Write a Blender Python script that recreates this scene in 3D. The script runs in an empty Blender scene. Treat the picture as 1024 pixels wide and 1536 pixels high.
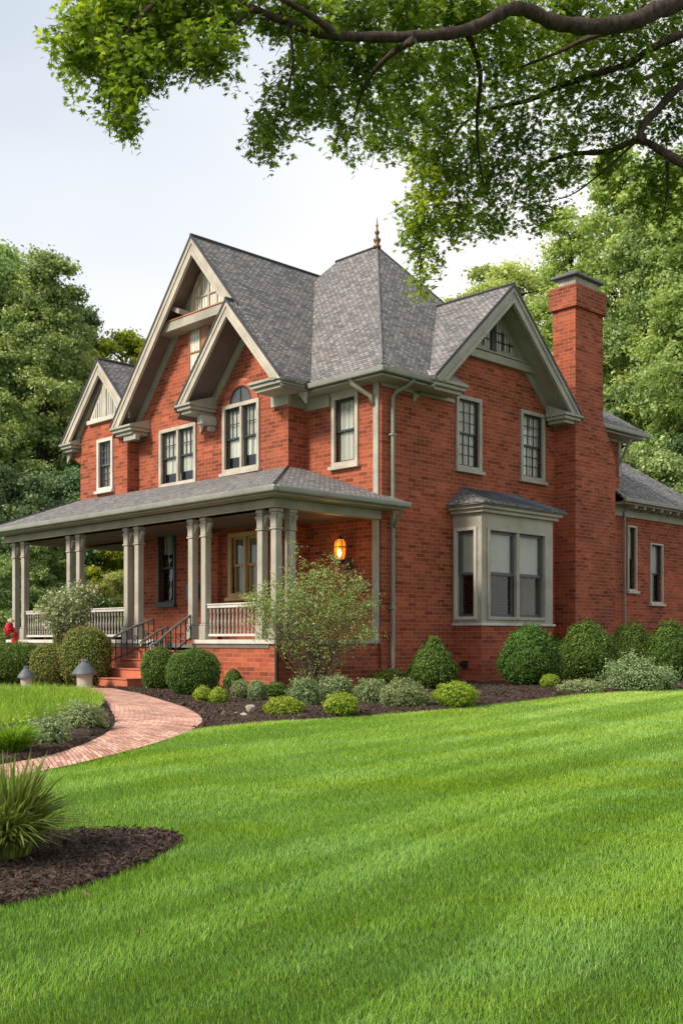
import bpy, math, random
import numpy as np
from mathutils import Vector, Matrix
R = math.radians
random.seed(7); rng = np.random.default_rng(11)
SC = bpy.context.scene; COL = SC.collection
# ------------------------------------------------------------------ camera geometry (used to read ground positions)
F, ZC = 1600.0, 0.96
HX, HY = 0.825, 22.0
HB = (0.7155, 0.6986); HA = (-0.6986, 0.7155)
def gz(Y):
    t = np.maximum(0.0, 19.0 - np.asarray(Y, float))
    return -0.037 * t * t / (t + 1.5)
def g(u, v):
    D = 10.0
    for _ in range(60):
        D = 0.5 * D + 0.5 * (ZC - float(gz(D))) * F / max(v - 960.0, 4)
    return ((u - 512) * D / F, D, float(gz(D)))
def at(u, v, D): return Vector(((u - 512) * D / F, D, ZC + (960 - v) * D / F))
# ------------------------------------------------------------------ materials
def ramp(nt, stops):
    n = nt.nodes.new('ShaderNodeValToRGB'); cr = n.color_ramp
    while len(cr.elements) < len(stops): cr.elements.new(0.5)
    for e, (p, c) in zip(cr.elements, stops): e.position = p; e.color = (*c, 1)
    return n
def newmat(name, rough=0.6, col=(0.5, 0.5, 0.5), metal=0, spec=0.4):
    m = bpy.data.materials.new(name); m.use_nodes = True; nt = m.node_tree
    b = nt.nodes['Principled BSDF']; b.inputs['Base Color'].default_value = (*col, 1)
    b.inputs['Roughness'].default_value = rough; b.inputs['Metallic'].default_value = metal
    b.inputs['Specular IOR Level'].default_value = spec
    return m, nt, b
def noise(nt, scale, vec=None, detail=4, rough=0.55):
    n = nt.nodes.new('ShaderNodeTexNoise'); n.inputs['Scale'].default_value = scale
    n.inputs['Detail'].default_value = detail; n.inputs['Roughness'].default_value = rough
    if vec: nt.links.new(vec, n.inputs['Vector'])
    return n
def mixc(nt, fac, a, b, mode='MIX'):
    n = nt.nodes.new('ShaderNodeMix'); n.data_type = 'RGBA'; n.blend_type = mode
    for s, x in ((n.inputs[0], fac), (n.inputs[6], a), (n.inputs[7], b)):
        if isinstance(x, (int, float)): s.default_value = x
        elif isinstance(x, tuple): s.default_value = (*x, 1)
        else: nt.links.new(x, s)
    return n.outputs[2]
def bump(nt, b, h, strength=0.3, dist=0.01):
    n = nt.nodes.new('ShaderNodeBump'); n.inputs['Strength'].default_value = strength; n.inputs['Distance'].default_value = dist
    nt.links.new(h, n.inputs['Height']); nt.links.new(n.outputs[0], b.inputs['Normal'])
def paint(name, col, rough=0.5, var=0.12, metal=0):
    m, nt, b = newmat(name, rough, col, metal)
    tc = nt.nodes.new('ShaderNodeTexCoord')
    n1 = noise(nt, 1.7, tc.outputs['Object'], 6, 0.65); n2 = noise(nt, 45, tc.outputs['Object'], 3)
    dk = tuple(c * (1 - 2.4 * var) for c in col); lt = tuple(min(1, c * (1 + var)) for c in col)
    r = ramp(nt, [(0.3, dk), (0.62, lt)]); nt.links.new(n1.outputs[0], r.inputs[0])
    c = mixc(nt, 0.25, r.outputs[0], mixc(nt, n2.outputs[0], dk, lt))
    nt.links.new(c, b.inputs['Base Color']); bump(nt, b, n2.outputs[0], 0.15, 0.004)
    return m
def brickmat(name, c1, c2, mortar_or_shade, bw=0.27, bh=0.088, ms=0.008, weather=0.35, kind='wall', dirt=True):
    m, nt, b = newmat(name, 0.85, c1, spec=0.25)
    uv = nt.nodes.new('ShaderNodeUVMap'); uv.uv_map = 'UVMap'
    tc = nt.nodes.new('ShaderNodeTexCoord')
    nd = noise(nt, 9, tc.outputs['Object'], 2)
    mp = mixc(nt, 0.004 if kind == 'wall' else 0.02, uv.outputs[0], nd.outputs['Color'], 'LINEAR_LIGHT')
    br = nt.nodes.new('ShaderNodeTexBrick'); nt.links.new(mp, br.inputs['Vector'])
    for k, v in (('Scale', 1.0), ('Mortar Size', ms), ('Mortar Smooth', 0.3), ('Bias', 0.0), ('Brick Width', bw), ('Row Height', bh)):
        br.inputs[k].default_value = v
    br.inputs['Color1'].default_value = (0, 0, 0, 1); br.inputs['Color2'].default_value = (1, 1, 1, 1); br.inputs['Mortar'].default_value = (0.5, 0.5, 0.5, 1)
    br.offset = 0.5
    r = ramp(nt, [(0.0, tuple(x * (.74 if kind == 'wall' else 1) for x in c1)), (0.3, tuple((x + y) / 2 for x, y in zip(c1, c2))), (0.75, c2), (1.0, tuple(min(1, x * 1.28) for x in c2))])
    nt.links.new(br.outputs['Color'], r.inputs[0])
    n1 = noise(nt, 0.7, tc.outputs['Object'], 7, 0.7); n2 = noise(nt, 14, tc.outputs['Object'], 4, 0.7)
    w = ramp(nt, [(0.35, (0.60, 0.68, 0.74)), (0.62, (1.14, 1.08, 1.05))]); nt.links.new(n1.outputs[0], w.inputs[0])
    w2 = ramp(nt, [(0.3, (0.7, 0.68, 0.68)), (0.7, (1.2, 1.2, 1.2))]); nt.links.new(n2.outputs[0], w2.inputs[0])
    c = mixc(nt, weather * 1.6, r.outputs[0], w.outputs[0], 'MULTIPLY')
    c = mixc(nt, 0.6, c, w2.outputs[0], 'MULTIPLY')
    if kind != 'shingle':
        c = mixc(nt, br.outputs['Fac'], c, mortar_or_shade)
    else:
        c = mixc(nt, br.outputs['Fac'], c, mortar_or_shade)  # shingle gaps: shade under each row put into the colour
    nt.links.new(c, b.inputs['Base Color'])
    inv = nt.nodes.new('ShaderNodeMath'); inv.operation = 'MULTIPLY_ADD'; inv.inputs[1].default_value = -1.0
    nt.links.new(br.outputs['Fac'], inv.inputs[0])
    hh = nt.nodes.new('ShaderNodeMath'); hh.operation = 'MULTIPLY'; hh.inputs[1].default_value = 0.6; nt.links.new(n2.outputs[0], hh.inputs[0])
    nt.links.new(hh.outputs[0], inv.inputs[2]); bump(nt, b, inv.outputs[0], 0.55, 0.008)
    return m
def leafmat(name, stops, trans=0.3, rough=0.55, hue=0.04):
    """stops: colours along the per-leaf random value 'v'"""
    m, nt, b = newmat(name, rough, (0.1, 0.2, 0.05), spec=0.3)
    at_ = nt.nodes.new('ShaderNodeAttribute'); at_.attribute_name = 'v'
    r = ramp(nt, stops); nt.links.new(at_.outputs['Fac'], r.inputs[0])
    oi = nt.nodes.new('ShaderNodeObjectInfo')
    hs = nt.nodes.new('ShaderNodeHueSaturation'); nt.links.new(r.outputs[0], hs.inputs['Color'])
    mr = nt.nodes.new('ShaderNodeMapRange'); mr.inputs[3].default_value = 0.5 - hue / 2; mr.inputs[4].default_value = 0.5 + hue / 2
    nt.links.new(oi.outputs['Random'], mr.inputs[0]); nt.links.new(mr.outputs[0], hs.inputs['Hue'])
    nt.links.new(hs.outputs[0], b.inputs['Base Color'])
    t = nt.nodes.new('ShaderNodeBsdfTranslucent')
    br = mixc(nt, 1.0, hs.outputs[0], (1.5, 1.45, 0.7), 'MULTIPLY'); nt.links.new(br, t.inputs['Color'])
    ms = nt.nodes.new('ShaderNodeMixShader'); ms.inputs[0].default_value = trans
    nt.links.new(b.outputs[0], ms.inputs[1]); nt.links.new(t.outputs[0], ms.inputs[2])
    nt.links.new(ms.outputs[0], nt.nodes['Material Output'].inputs[0])
    return m
M = {}
M['brick'] = brickmat('red_brick', (0.275, 0.064, 0.030), (0.37, 0.097, 0.048), (0.47, 0.25, 0.175), ms=0.0045, weather=.5)
M['brickplain'] = brickmat('smooth_red_brick', (0.50, 0.13, 0.075), (0.60, 0.17, 0.10), (0.50, 0.18, 0.12), ms=0.004, weather=0.3)
M['path'] = brickmat('path_brick', (0.46, 0.21, 0.15), (0.72, 0.43, 0.33), (0.16, 0.10, 0.08), bw=0.21, bh=0.078, ms=0.0075, weather=0.25, kind='path')
M['shingle'] = brickmat('roof_shingle', (0.135, 0.137, 0.147), (0.30, 0.282, 0.268), (0.05, 0.05, 0.055), bw=0.14, bh=0.078, ms=0.011, weather=0.2, kind='shingle')
M['trim'] = paint('cream_trim', (0.50, 0.455, 0.375), .5, .16)
M['trimgrey'] = paint('grey_green_trim', (0.36, 0.355, 0.29))
M['fascia'] = paint('grey_cream_trim', (0.40, 0.375, 0.315), .5, .15)
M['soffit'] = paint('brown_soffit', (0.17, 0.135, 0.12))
M['white'] = paint('weathered_white', (0.60, 0.575, 0.51)); M['baluster'] = paint('weathered_taupe', (0.42, 0.39, 0.33), .6, .2)
M['gutter'] = paint('gutter_grey', (0.24, 0.25, 0.21), 0.35)
M['edge'] = paint('dark_roof_edge', (0.045, 0.045, 0.05))
M['sash'] = paint('dark_green_sash', (0.035, 0.045, 0.042), 0.35)
M['sashgrey'] = paint('slate_sash', (0.10, 0.11, 0.125), 0.4)
M['iron'] = paint('black_iron', (0.03, 0.035, 0.035), 0.4)
M['ironpatina'] = paint('handrail_iron', (0.13, 0.15, 0.15), 0.4)
M['step'] = paint('terracotta_step', (0.52, 0.16, 0.09), 0.75, 0.14)
M['stone'] = paint('grey_stone', (0.42, 0.40, 0.35), 0.85, 0.2)
M['lead'] = paint('lead_cap', (0.13, 0.15, 0.17), 0.5, 0.25)
M['wood'] = paint('orange_wood', (0.42, 0.19, 0.08), 0.4, 0.2)
M['yellowframe'] = paint('yellow_frame', (0.58, 0.40, 0.17), 0.45)
M['floor'] = paint('porch_floor', (0.16, 0.14, 0.12))
M['red'] = paint('red_glaze', (0.55, 0.03, 0.03), 0.35)
M['gold'] = paint('aged_gilt', (0.22, 0.13, 0.06), 0.45, 0.35, 0.5)
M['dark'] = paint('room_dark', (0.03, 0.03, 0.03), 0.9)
M['bark'] = None
def bark(name, c1, c2):
    m, nt, b = newmat(name, 0.9, c1, spec=0.2)
    tc = nt.nodes.new('ShaderNodeTexCoord'); mp = nt.nodes.new('ShaderNodeMapping'); mp.inputs['Scale'].default_value = (1, 1, 0.35)
    nt.links.new(tc.outputs['Object'], mp.inputs[0])
    n = noise(nt, 22, mp.outputs[0], 8, 0.7); r = ramp(nt, [(0.35, c1), (0.65, c2)]); nt.links.new(n.outputs[0], r.inputs[0])
    nt.links.new(r.outputs[0], b.inputs['Base Color']); bump(nt, b, n.outputs[0], 0.9, 0.02)
    return m
M['bark'] = bark('maple_bark', (0.03, 0.022, 0.017), (0.11, 0.082, 0.064))
M['twig'] = bark('shrub_stem', (0.12, 0.08, 0.05), (0.28, 0.21, 0.15))
def curtain(name, c1, c2, sc):
    m, nt, b = newmat(name, 0.9, c1)
    tc = nt.nodes.new('ShaderNodeUVMap'); w = nt.nodes.new('ShaderNodeTexWave'); w.inputs['Scale'].default_value = sc
    w.inputs['Distortion'].default_value = 1.5; w.inputs['Detail'].default_value = 2; w.inputs['Detail Scale'].default_value = 0.4
    nt.links.new(tc.outputs[0], w.inputs[0]); r = ramp(nt, [(0.1, c1), (0.9, c2)]); nt.links.new(w.outputs[0], r.inputs[0])
    nt.links.new(r.outputs[0], b.inputs['Base Color']); bump(nt, b, w.outputs[0], 0.8, 0.03)
    return m
M['curtain'] = curtain('lace_curtain', (0.50, 0.48, 0.40), (0.92, 0.90, 0.84), 3.2)
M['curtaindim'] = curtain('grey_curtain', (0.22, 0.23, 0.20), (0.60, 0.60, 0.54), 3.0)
M['blind'] = paint('pale_blind', (0.50, 0.52, 0.48), 0.9)
def glass():
    m = bpy.data.materials.new('window_glass'); m.use_nodes = True; nt = m.node_tree; nt.nodes.clear()
    o = nt.nodes.new('ShaderNodeOutputMaterial'); t = nt.nodes.new('ShaderNodeBsdfTransparent'); t.inputs[0].default_value = (0.90, 0.93, 0.91, 1)
    gl = nt.nodes.new('ShaderNodeBsdfGlossy'); gl.inputs['Roughness'].default_value = 0.02
    fr = nt.nodes.new('ShaderNodeFresnel'); geo = nt.nodes.new('ShaderNodeNewGeometry'); mr = nt.nodes.new('ShaderNodeMapRange'); mr.inputs[3].default_value = 1.8; mr.inputs[4].default_value = 1 / 1.8; nt.links.new(geo.outputs['Backfacing'], mr.inputs[0]); nt.links.new(mr.outputs[0], fr.inputs[0])
    tc = nt.nodes.new('ShaderNodeTexCoord'); n = noise(nt, 1.6, tc.outputs['Object'], 2)
    bp = nt.nodes.new('ShaderNodeBump'); bp.inputs['Strength'].default_value = 0.12; bp.inputs['Distance'].default_value = 0.05
    nt.links.new(n.outputs[0], bp.inputs['Height']); nt.links.new(bp.outputs[0], gl.inputs['Normal'])
    ms = nt.nodes.new('ShaderNodeMixShader'); nt.links.new(fr.outputs[0], ms.inputs[0])
    nt.links.new(t.outputs[0], ms.inputs[1]); nt.links.new(gl.outputs[0], ms.inputs[2]); nt.links.new(ms.outputs[0], o.inputs[0])
    return m
M['glass'] = glass()
def emis(name, col, s):
    m = bpy.data.materials.new(name); m.use_nodes = True; nt = m.node_tree; b = nt.nodes['Principled BSDF']
    b.inputs['Base Color'].default_value = (*col, 1); b.inputs['Emission Color'].default_value = (*col, 1); b.inputs['Emission Strength'].default_value = s
    return m
M['bulb'] = emis('lamp_bulb', (1, 0.72, 0.30), 14)
M['amber'] = emis('amber_glass', (1.0, 0.30, 0.025), .75)
# foliage
M['maple'] = leafmat('maple_leaf', [(0, (0.088, 0.144, 0.018)), (0.5, (0.228, 0.312, 0.032)), (0.85, (0.421, 0.490, 0.053)), (1, (0.737, 0.710, 0.074))], 0.42)
M['box'] = leafmat('boxwood_leaf', [(0, (0.028, 0.062, 0.010)), (0.5, (0.085, 0.155, 0.022)), (0.9, (0.17, 0.27, 0.04)), (1, (0.28, 0.37, 0.06))], 0.2)
M['boxold'] = leafmat('olive_hedge_leaf', [(0, (0.084, 0.098, 0.026)), (0.45, (0.182, 0.215, 0.046)), (0.8, (0.308, 0.299, 0.078)), (1, (0.420, 0.260, 0.104))], 0.2)
M['lime'] = leafmat('lime_leaf', [(0, (0.110, 0.189, 0.020)), (0.5, (0.264, 0.378, 0.035)), (1, (0.495, 0.578, 0.070))], 0.3)
M['pale'] = leafmat('grey_green_leaf', [(0, (0.088, 0.138, 0.060)), (0.5, (0.213, 0.276, 0.120)), (0.9, (0.400, 0.448, 0.230)), (1, (0.625, 0.609, 0.380))], 0.25)
M['silver'] = leafmat('silver_leaf', [(0, (0.10, 0.15, 0.06)), (0.5, (0.25, 0.34, 0.15)), (1, (0.48, 0.55, 0.32))], 0.25)
M['spray'] = leafmat('spray_leaf', [(0, (0.114, 0.179, 0.045)), (0.5, (0.279, 0.385, 0.136)), (0.85, (0.483, 0.578, 0.273)), (1, (0.737, 0.783, 0.516))], 0.35)
M['petal'] = leafmat('white_petal', [(0, (0.6, 0.58, 0.45)), (1, (0.85, 0.83, 0.78))], 0.3)
M['redpetal'] = leafmat('red_petal', [(0, (0.45, 0.01, 0.02)), (1, (0.85, 0.06, 0.09))], 0.2, hue=0.0)
M['tdark'] = leafmat('dark_tree_leaf', [(0, (0.052, 0.096, 0.046)), (0.5, (0.147, 0.235, 0.108)), (1, (0.328, 0.452, 0.230))], 0.25)
M['tmid'] = leafmat('green_tree_leaf', [(0, (0.084, 0.160, 0.058)), (0.5, (0.278, 0.394, 0.146)), (1, (0.593, 0.712, 0.344))], 0.3)
M['tlight'] = leafmat('pale_tree_leaf', [(0, (0.146, 0.221, 0.078)), (0.5, (0.458, 0.536, 0.198)), (1, (0.850, 0.850, 0.474))], 0.45)
M['tyellow'] = leafmat('yellow_tree_leaf', [(0, (0.166, 0.228, 0.024)), (0.5, (0.386, 0.443, 0.048)), (1, (0.690, 0.658, 0.109))], 0.35)
M['grass'] = leafmat('lawn_blade', [(0, (0.085, 0.184, 0.014)), (0.5, (0.244, 0.425, 0.039)), (0.85, (0.439, 0.644, 0.086)), (1, (0.756, 0.759, 0.287))], 0.35, 0.5, 0.0)
def lawn_hue(m):
    nt = m.node_tree; hs = next(n for n in nt.nodes if n.type == 'HUE_SAT'); tc = nt.nodes.new('ShaderNodeTexCoord'); mp = nt.nodes.new('ShaderNodeMapping')
    mp.inputs['Rotation'].default_value = (0, 0, R(-50)); mp.inputs['Scale'].default_value = (.35, 1.5, 1); nt.links.new(tc.outputs['Object'], mp.inputs[0]); n = noise(nt, 1.3, mp.outputs[0], 5, .6)
    for k, a, b in (('Hue', .495, .524), ('Saturation', 1.05, .86), ('Value', .94, 1.06)):
        mr = nt.nodes.new('ShaderNodeMapRange'); mr.inputs[1].default_value = .34; mr.inputs[2].default_value = .66; mr.inputs[3].default_value = a; mr.inputs[4].default_value = b
        nt.links.new(n.outputs[0], mr.inputs[0]); nt.links.new(mr.outputs[0], hs.inputs[k])
lawn_hue(M['grass'])
M['island'] = leafmat('border_grass', [(0, (0.12, 0.22, 0.02)), (0.5, (0.24, 0.42, 0.04)), (1, (0.45, 0.58, 0.10))], 0.35, 0.5, 0.0)
M['orn'] = leafmat('ornamental_blade', [(0, (0.08, 0.13, 0.03)), (0.45, (0.17, 0.25, 0.05)), (0.8, (0.35, 0.40, 0.14)), (1, (0.60, 0.58, 0.35))], 0.3, 0.4)
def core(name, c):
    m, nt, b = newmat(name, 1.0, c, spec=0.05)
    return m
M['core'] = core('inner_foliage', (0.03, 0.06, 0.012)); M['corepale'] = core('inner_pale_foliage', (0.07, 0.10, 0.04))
def soilmat():
    m, nt, b = newmat('bark_mulch', 0.95, (0.06, 0.04, 0.03), spec=0.15)
    tc = nt.nodes.new('ShaderNodeTexCoord')
    v = nt.nodes.new('ShaderNodeTexVoronoi'); v.inputs['Scale'].default_value = 34; nt.links.new(tc.outputs['Object'], v.inputs['Vector'])
    n = noise(nt, 3, tc.outputs['Object'], 6, 0.7)
    r = ramp(nt, [(0, (0.022, 0.015, 0.012)), (0.5, (0.065, 0.045, 0.034)), (1, (0.15, 0.11, 0.085))]); nt.links.new(v.outputs['Color'], r.inputs[0])
    w = ramp(nt, [(0.3, (0.6, 0.6, 0.6)), (0.7, (1.3, 1.25, 1.2))]); nt.links.new(n.outputs[0], w.inputs[0])
    nt.links.new(mixc(nt, 1.0, r.outputs[0], w.outputs[0], 'MULTIPLY'), b.inputs['Base Color'])
    bump(nt, b, v.outputs['Distance'], 0.8, 0.03)
    return m
M['mulch'] = soilmat()
M['chip'] = leafmat('bark_chip', [(0, (0.03, 0.018, 0.013)), (0.6, (0.085, 0.055, 0.04)), (0.93, (0.17, 0.12, 0.09)), (1, (0.33, 0.27, 0.22))], 0.0, 0.85, 0.0)
def lawnmat():
    m, nt, b = newmat('lawn_soil', 0.95, (0.06, 0.1, 0.02), spec=0.1)
    tc = nt.nodes.new('ShaderNodeTexCoord')
    n = noise(nt, 60, tc.outputs['Object'], 4, 0.7); n2 = noise(nt, 0.3, tc.outputs['Object'], 4)
    r = ramp(nt, [(0.3, (0.03, 0.06, 0.01)), (0.7, (0.10, 0.17, 0.025))]); nt.links.new(n.outputs[0], r.inputs[0])
    w = ramp(nt, [(0.3, (0.8, 0.8, 0.8)), (0.7, (1.15, 1.1, 1))]); nt.links.new(n2.outputs[0], w.inputs[0])
    nt.links.new(mixc(nt, 1.0, r.outputs[0], w.outputs[0], 'MULTIPLY'), b.inputs['Base Color'])
    bump(nt, b, n.outputs[0], 0.8, 0.03)
    return m
M['lawn'] = lawnmat()
# ------------------------------------------------------------------ mesh helpers
def tag(o, label=None, cat=None, group=None, kind=None):
    if label: o['label'] = label
    if cat: o['category'] = cat
    if group: o['group'] = group
    if kind: o['kind'] = kind
    return o
def empty(name, loc=(0, 0, 0), rz=0):
    o = bpy.data.objects.new(name, None); o.empty_display_size = 0.2; COL.objects.link(o)
    o.location = loc; o.rotation_euler = (0, 0, rz); return o
def auto_uv(me):
    uv = me.uv_layers.new(name='UVMap'); nl = len(me.loops)
    if nl == 0: return
    co = np.empty(len(me.vertices) * 3); me.vertices.foreach_get('co', co); co = co.reshape(-1, 3)
    vi = np.empty(nl, dtype=np.int32); me.loops.foreach_get('vertex_index', vi)
    nr = np.empty(len(me.polygons) * 3); me.polygons.foreach_get('normal', nr); nr = nr.reshape(-1, 3)
    lt = np.empty(len(me.polygons), dtype=np.int32); me.polygons.foreach_get('loop_total', lt)
    n = np.repeat(nr, lt, axis=0); p = co[vi]
    n = np.where(n[:, 2:3] < -1e-4, -n, n)
    ua = np.stack([-n[:, 1], n[:, 0], np.zeros(nl)], 1); L = np.linalg.norm(ua, axis=1, keepdims=True)
    ua = np.where(L < 0.05, np.array([[0, 1.0, 0]]), ua / np.maximum(L, 1e-6)); va = np.cross(n, ua)
    # a common sign keeps neighbouring faces in step
    o = np.stack([(p * ua).sum(1), (p * va).sum(1)], 1)
    uv.data.foreach_set('uv', o.ravel())
class MB:
    def __init__(s): s.v = []; s.f = []
    def add(s, vs, fs):
        k = len(s.v); s.v += [tuple(p) for p in vs]; s.f += [tuple(i + k for i in f) for f in fs]; return s
    def box(s, x0, x1, y0, y1, z0, z1):
        x0, x1 = sorted((x0, x1)); y0, y1 = sorted((y0, y1)); z0, z1 = sorted((z0, z1))
        return s.add([(x0, y0, z0), (x1, y0, z0), (x1, y1, z0), (x0, y1, z0), (x0, y0, z1), (x1, y0, z1), (x1, y1, z1), (x0, y1, z1)],
                     [(0, 3, 2, 1), (4, 5, 6, 7), (0, 1, 5, 4), (1, 2, 6, 5), (2, 3, 7, 6), (3, 0, 4, 7)])
    def pbox(s, P, s0, s1, z0, z1, d0, d1):
        a = P(s0, z0, d0); b = P(s1, z1, d1); return s.box(a[0], b[0], a[1], b[1], a[2], b[2])
    def prism(s, P, poly, d0, d1):
        n = len(poly); vs = [P(a, b, d0) for a, b in poly] + [P(a, b, d1) for a, b in poly]
        return s.add(vs, [tuple(range(n)), tuple(range(2 * n - 1, n - 1, -1))] + [(i, (i + 1) % n, (i + 1) % n + n, i + n) for i in range(n)])
    def slab(s, pts, t):
        """polygon thickened straight down by t"""
        n = len(pts); return s.add([tuple(p) for p in pts] + [(p[0], p[1], p[2] - t) for p in pts],
                                   [tuple(range(n)), tuple(range(2 * n - 1, n - 1, -1))] + [(i, (i + 1) % n, (i + 1) % n + n, i + n) for i in range(n)])
    def tube(s, pts, rad, n=8, cap=True):
        pts = [Vector(p) for p in pts]; rad = rad if hasattr(rad, '__len__') else [rad] * len(pts)
        vs = []; fs = []; up = Vector((0.13, 0.21, 0.97))
        for i, p in enumerate(pts):
            t = (pts[min(i + 1, len(pts) - 1)] - pts[max(i - 1, 0)]).normalized()
            if abs(t.dot(up)) > 0.95: up = Vector((0.9, 0.3, 0.1))
            a = t.cross(up).normalized(); b = t.cross(a).normalized(); up = -b if up.dot(-b) > 0 else b
            for k in range(n):
                w = 2 * math.pi * k / n; vs.append(p + (a * math.cos(w) + b * math.sin(w)) * rad[i])
        a = len(pts)
        for i in range(a - 1):
            for k in range(n): fs.append((i * n + k, i * n + (k + 1) % n, (i + 1) * n + (k + 1) % n, (i + 1) * n + k))
        if cap: fs += [tuple(range(n)), tuple(range((a - 1) * n, a * n))]
        return s.add(vs, fs)
    def lathe(s, c, prof, n=24):
        vs = []; fs = []
        for r, z in prof:
            for k in range(n): w = 2 * math.pi * k / n; vs.append((c[0] + r * math.cos(w), c[1] + r * math.sin(w), c[2] + z))
        m = len(prof)
        for i in range(m - 1):
            for k in range(n): fs.append((i * n + k, i * n + (k + 1) % n, (i + 1) * n + (k + 1) % n, (i + 1) * n + k))
        fs += [tuple(range(n))[::-1], tuple(range((m - 1) * n, m * n))]
        return s.add(vs, fs)
    def mesh(s, name):
        me = bpy.data.meshes.new(name); me.from_pydata(s.v, [], s.f); me.update(); auto_uv(me); return me
    def build(s, name, mat, parent=None, bevel=0, smooth=False):
        me = s.mesh(name); me.materials.append(M[mat] if isinstance(mat, str) else mat)
        o = bpy.data.objects.new(name, me); COL.objects.link(o)
        if parent: o.parent = parent
        if smooth: me.polygons.foreach_set('use_smooth', [True] * len(me.polygons))
        if bevel:
            md = o.modifiers.new('b', 'BEVEL'); md.width = bevel; md.segments = 2; md.limit_method = 'ANGLE'
        return o
def np_mesh(name, V, Fc, v_attr=None, smooth=False):
    """V (n,3); Fc (m,k) faces of one size; v_attr per face"""
    me = bpy.data.meshes.new(name); m, k = Fc.shape
    me.vertices.add(len(V)); me.vertices.foreach_set('co', V.astype(np.float32).ravel())
    me.loops.add(m * k); me.loops.foreach_set('vertex_index', Fc.astype(np.int32).ravel())
    me.polygons.add(m); me.polygons.foreach_set('loop_start', np.arange(0, m * k, k, dtype=np.int32))
    me.polygons.foreach_set('loop_total', np.full(m, k, dtype=np.int32))
    if smooth: me.polygons.foreach_set('use_smooth', np.ones(m, dtype=bool))
    if v_attr is not None:
        a = me.attributes.new('v', 'FLOAT', 'FACE'); a.data.foreach_set('value', v_attr.astype(np.float32))
    me.update(calc_edges=True); return me
def link(name, me, mat, parent=None):
    if not me.materials: me.materials.append(M[mat])
    o = bpy.data.objects.new(name, me); COL.objects.link(o); o.parent = parent; return o
def unit(a): return a / np.maximum(np.linalg.norm(a, axis=1, keepdims=True), 1e-9)
def scatter(T, Fc, C, N, S, spin=None, up=None):
    """copies of template T (k,3: x width, y length, z normal) at C with normal N, size S"""
    n = len(C); N = unit(N)
    rnd = rng.normal(size=(n, 3)) if up is None else up
    X = unit(np.cross(rnd, N)); Y = np.cross(N, X)
    V = C[:, None, :] + S[:, None, None] * (T[None, :, 0:1] * X[:, None, :] + T[None, :, 1:2] * Y[:, None, :] + T[None, :, 2:3] * N[:, None, :])
    k = len(T); Fa = (Fc[None] + (np.arange(n) * k)[:, None, None]).reshape(-1, Fc.shape[1])
    return V.reshape(-1, 3), Fa
LEAF = np.array([(0, -0.5, 0), (0.27, 0.0, 0.06), (0, 0.5, -0.03), (-0.27, 0.0, 0.06)], float)
LEAF_F = np.array([(0, 1, 2), (0, 2, 3)])
CL = np.array([(-0.15, -0.5, 0), (0.3, -0.35, 0.05), (0.5, 0.1, -0.05), (0.1, 0.15, 0.1), (0.2, 0.5, 0), (-0.2, 0.35, -0.06), (-0.5, 0.2, 0.04), (-0.25, -0.05, 0.1)], float)
CL_F = np.array([(0, 1, 3, 7), (1, 2, 3, 3), (3, 4, 5, 7), (5, 6, 7, 7)])
CL_T = np.array([(0, 1, 3), (0, 3, 7), (1, 2, 3), (3, 4, 5), (3, 5, 7), (5, 6, 7)])
def maple_T():
    pts = []
    lob = [(-150, .38), (-120, .22), (-75, .55), (-48, .27), (-30, .5), (-14, .3), (0, .62), (14, .3), (30, .5), (48, .27), (75, .55), (120, .22), (150, .38)]
    pts.append((0, 0, 0.0))
    for a, r in lob:
        w = R(a); pts.append((r * math.sin(w), r * math.cos(w), -0.10 * (r > .45)))
    fs = [(0, i, i + 1) for i in range(1, len(lob))]
    return np.array(pts, float), np.array(fs)
MT, MF = maple_T()
def sinn(x, y, s, sd=0):
    return (np.sin(x * s * 1.0 + y * s * 0.63 + sd) + np.sin(-x * s * 0.71 + y * s * 1.3 + 1.7 * sd + 2) + np.sin(x * s * 1.9 - y * s * 0.4 + 3.1 * sd) * 0.6) / 2.6
def inpoly(X, Y, poly):
    r = np.zeros(len(X), bool); n = len(poly)
    for i in range(n):
        x0, y0 = poly[i][:2]; x1, y1 = poly[(i + 1) % n][:2]
        c = ((y0 > Y) != (y1 > Y)) & (X < (x1 - x0) * (Y - y0) / ((y1 - y0) if y1 != y0 else 1e-9) + x0); r ^= c
    return r
def smooth(pts, k=6, closed=False):
    P = [Vector((*p, 0)[:3]) for p in pts]; out = []; n = len(P)
    for i in range(n - 1 if not closed else n):
        p0 = P[(i - 1) % n if closed else max(i - 1, 0)]; p1 = P[i]; p2 = P[(i + 1) % n]; p3 = P[(i + 2) % n if closed else min(i + 2, n - 1)]
        for j in range(k):
            t = j / k
            out.append(0.5 * ((2 * p1) + (-p0 + p2) * t + (2 * p0 - 5 * p1 + 4 * p2 - p3) * t * t + (-p0 + 3 * p1 - 3 * p2 + p3) * t ** 3))
    if not closed: out.append(P[-1])
    return out
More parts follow.
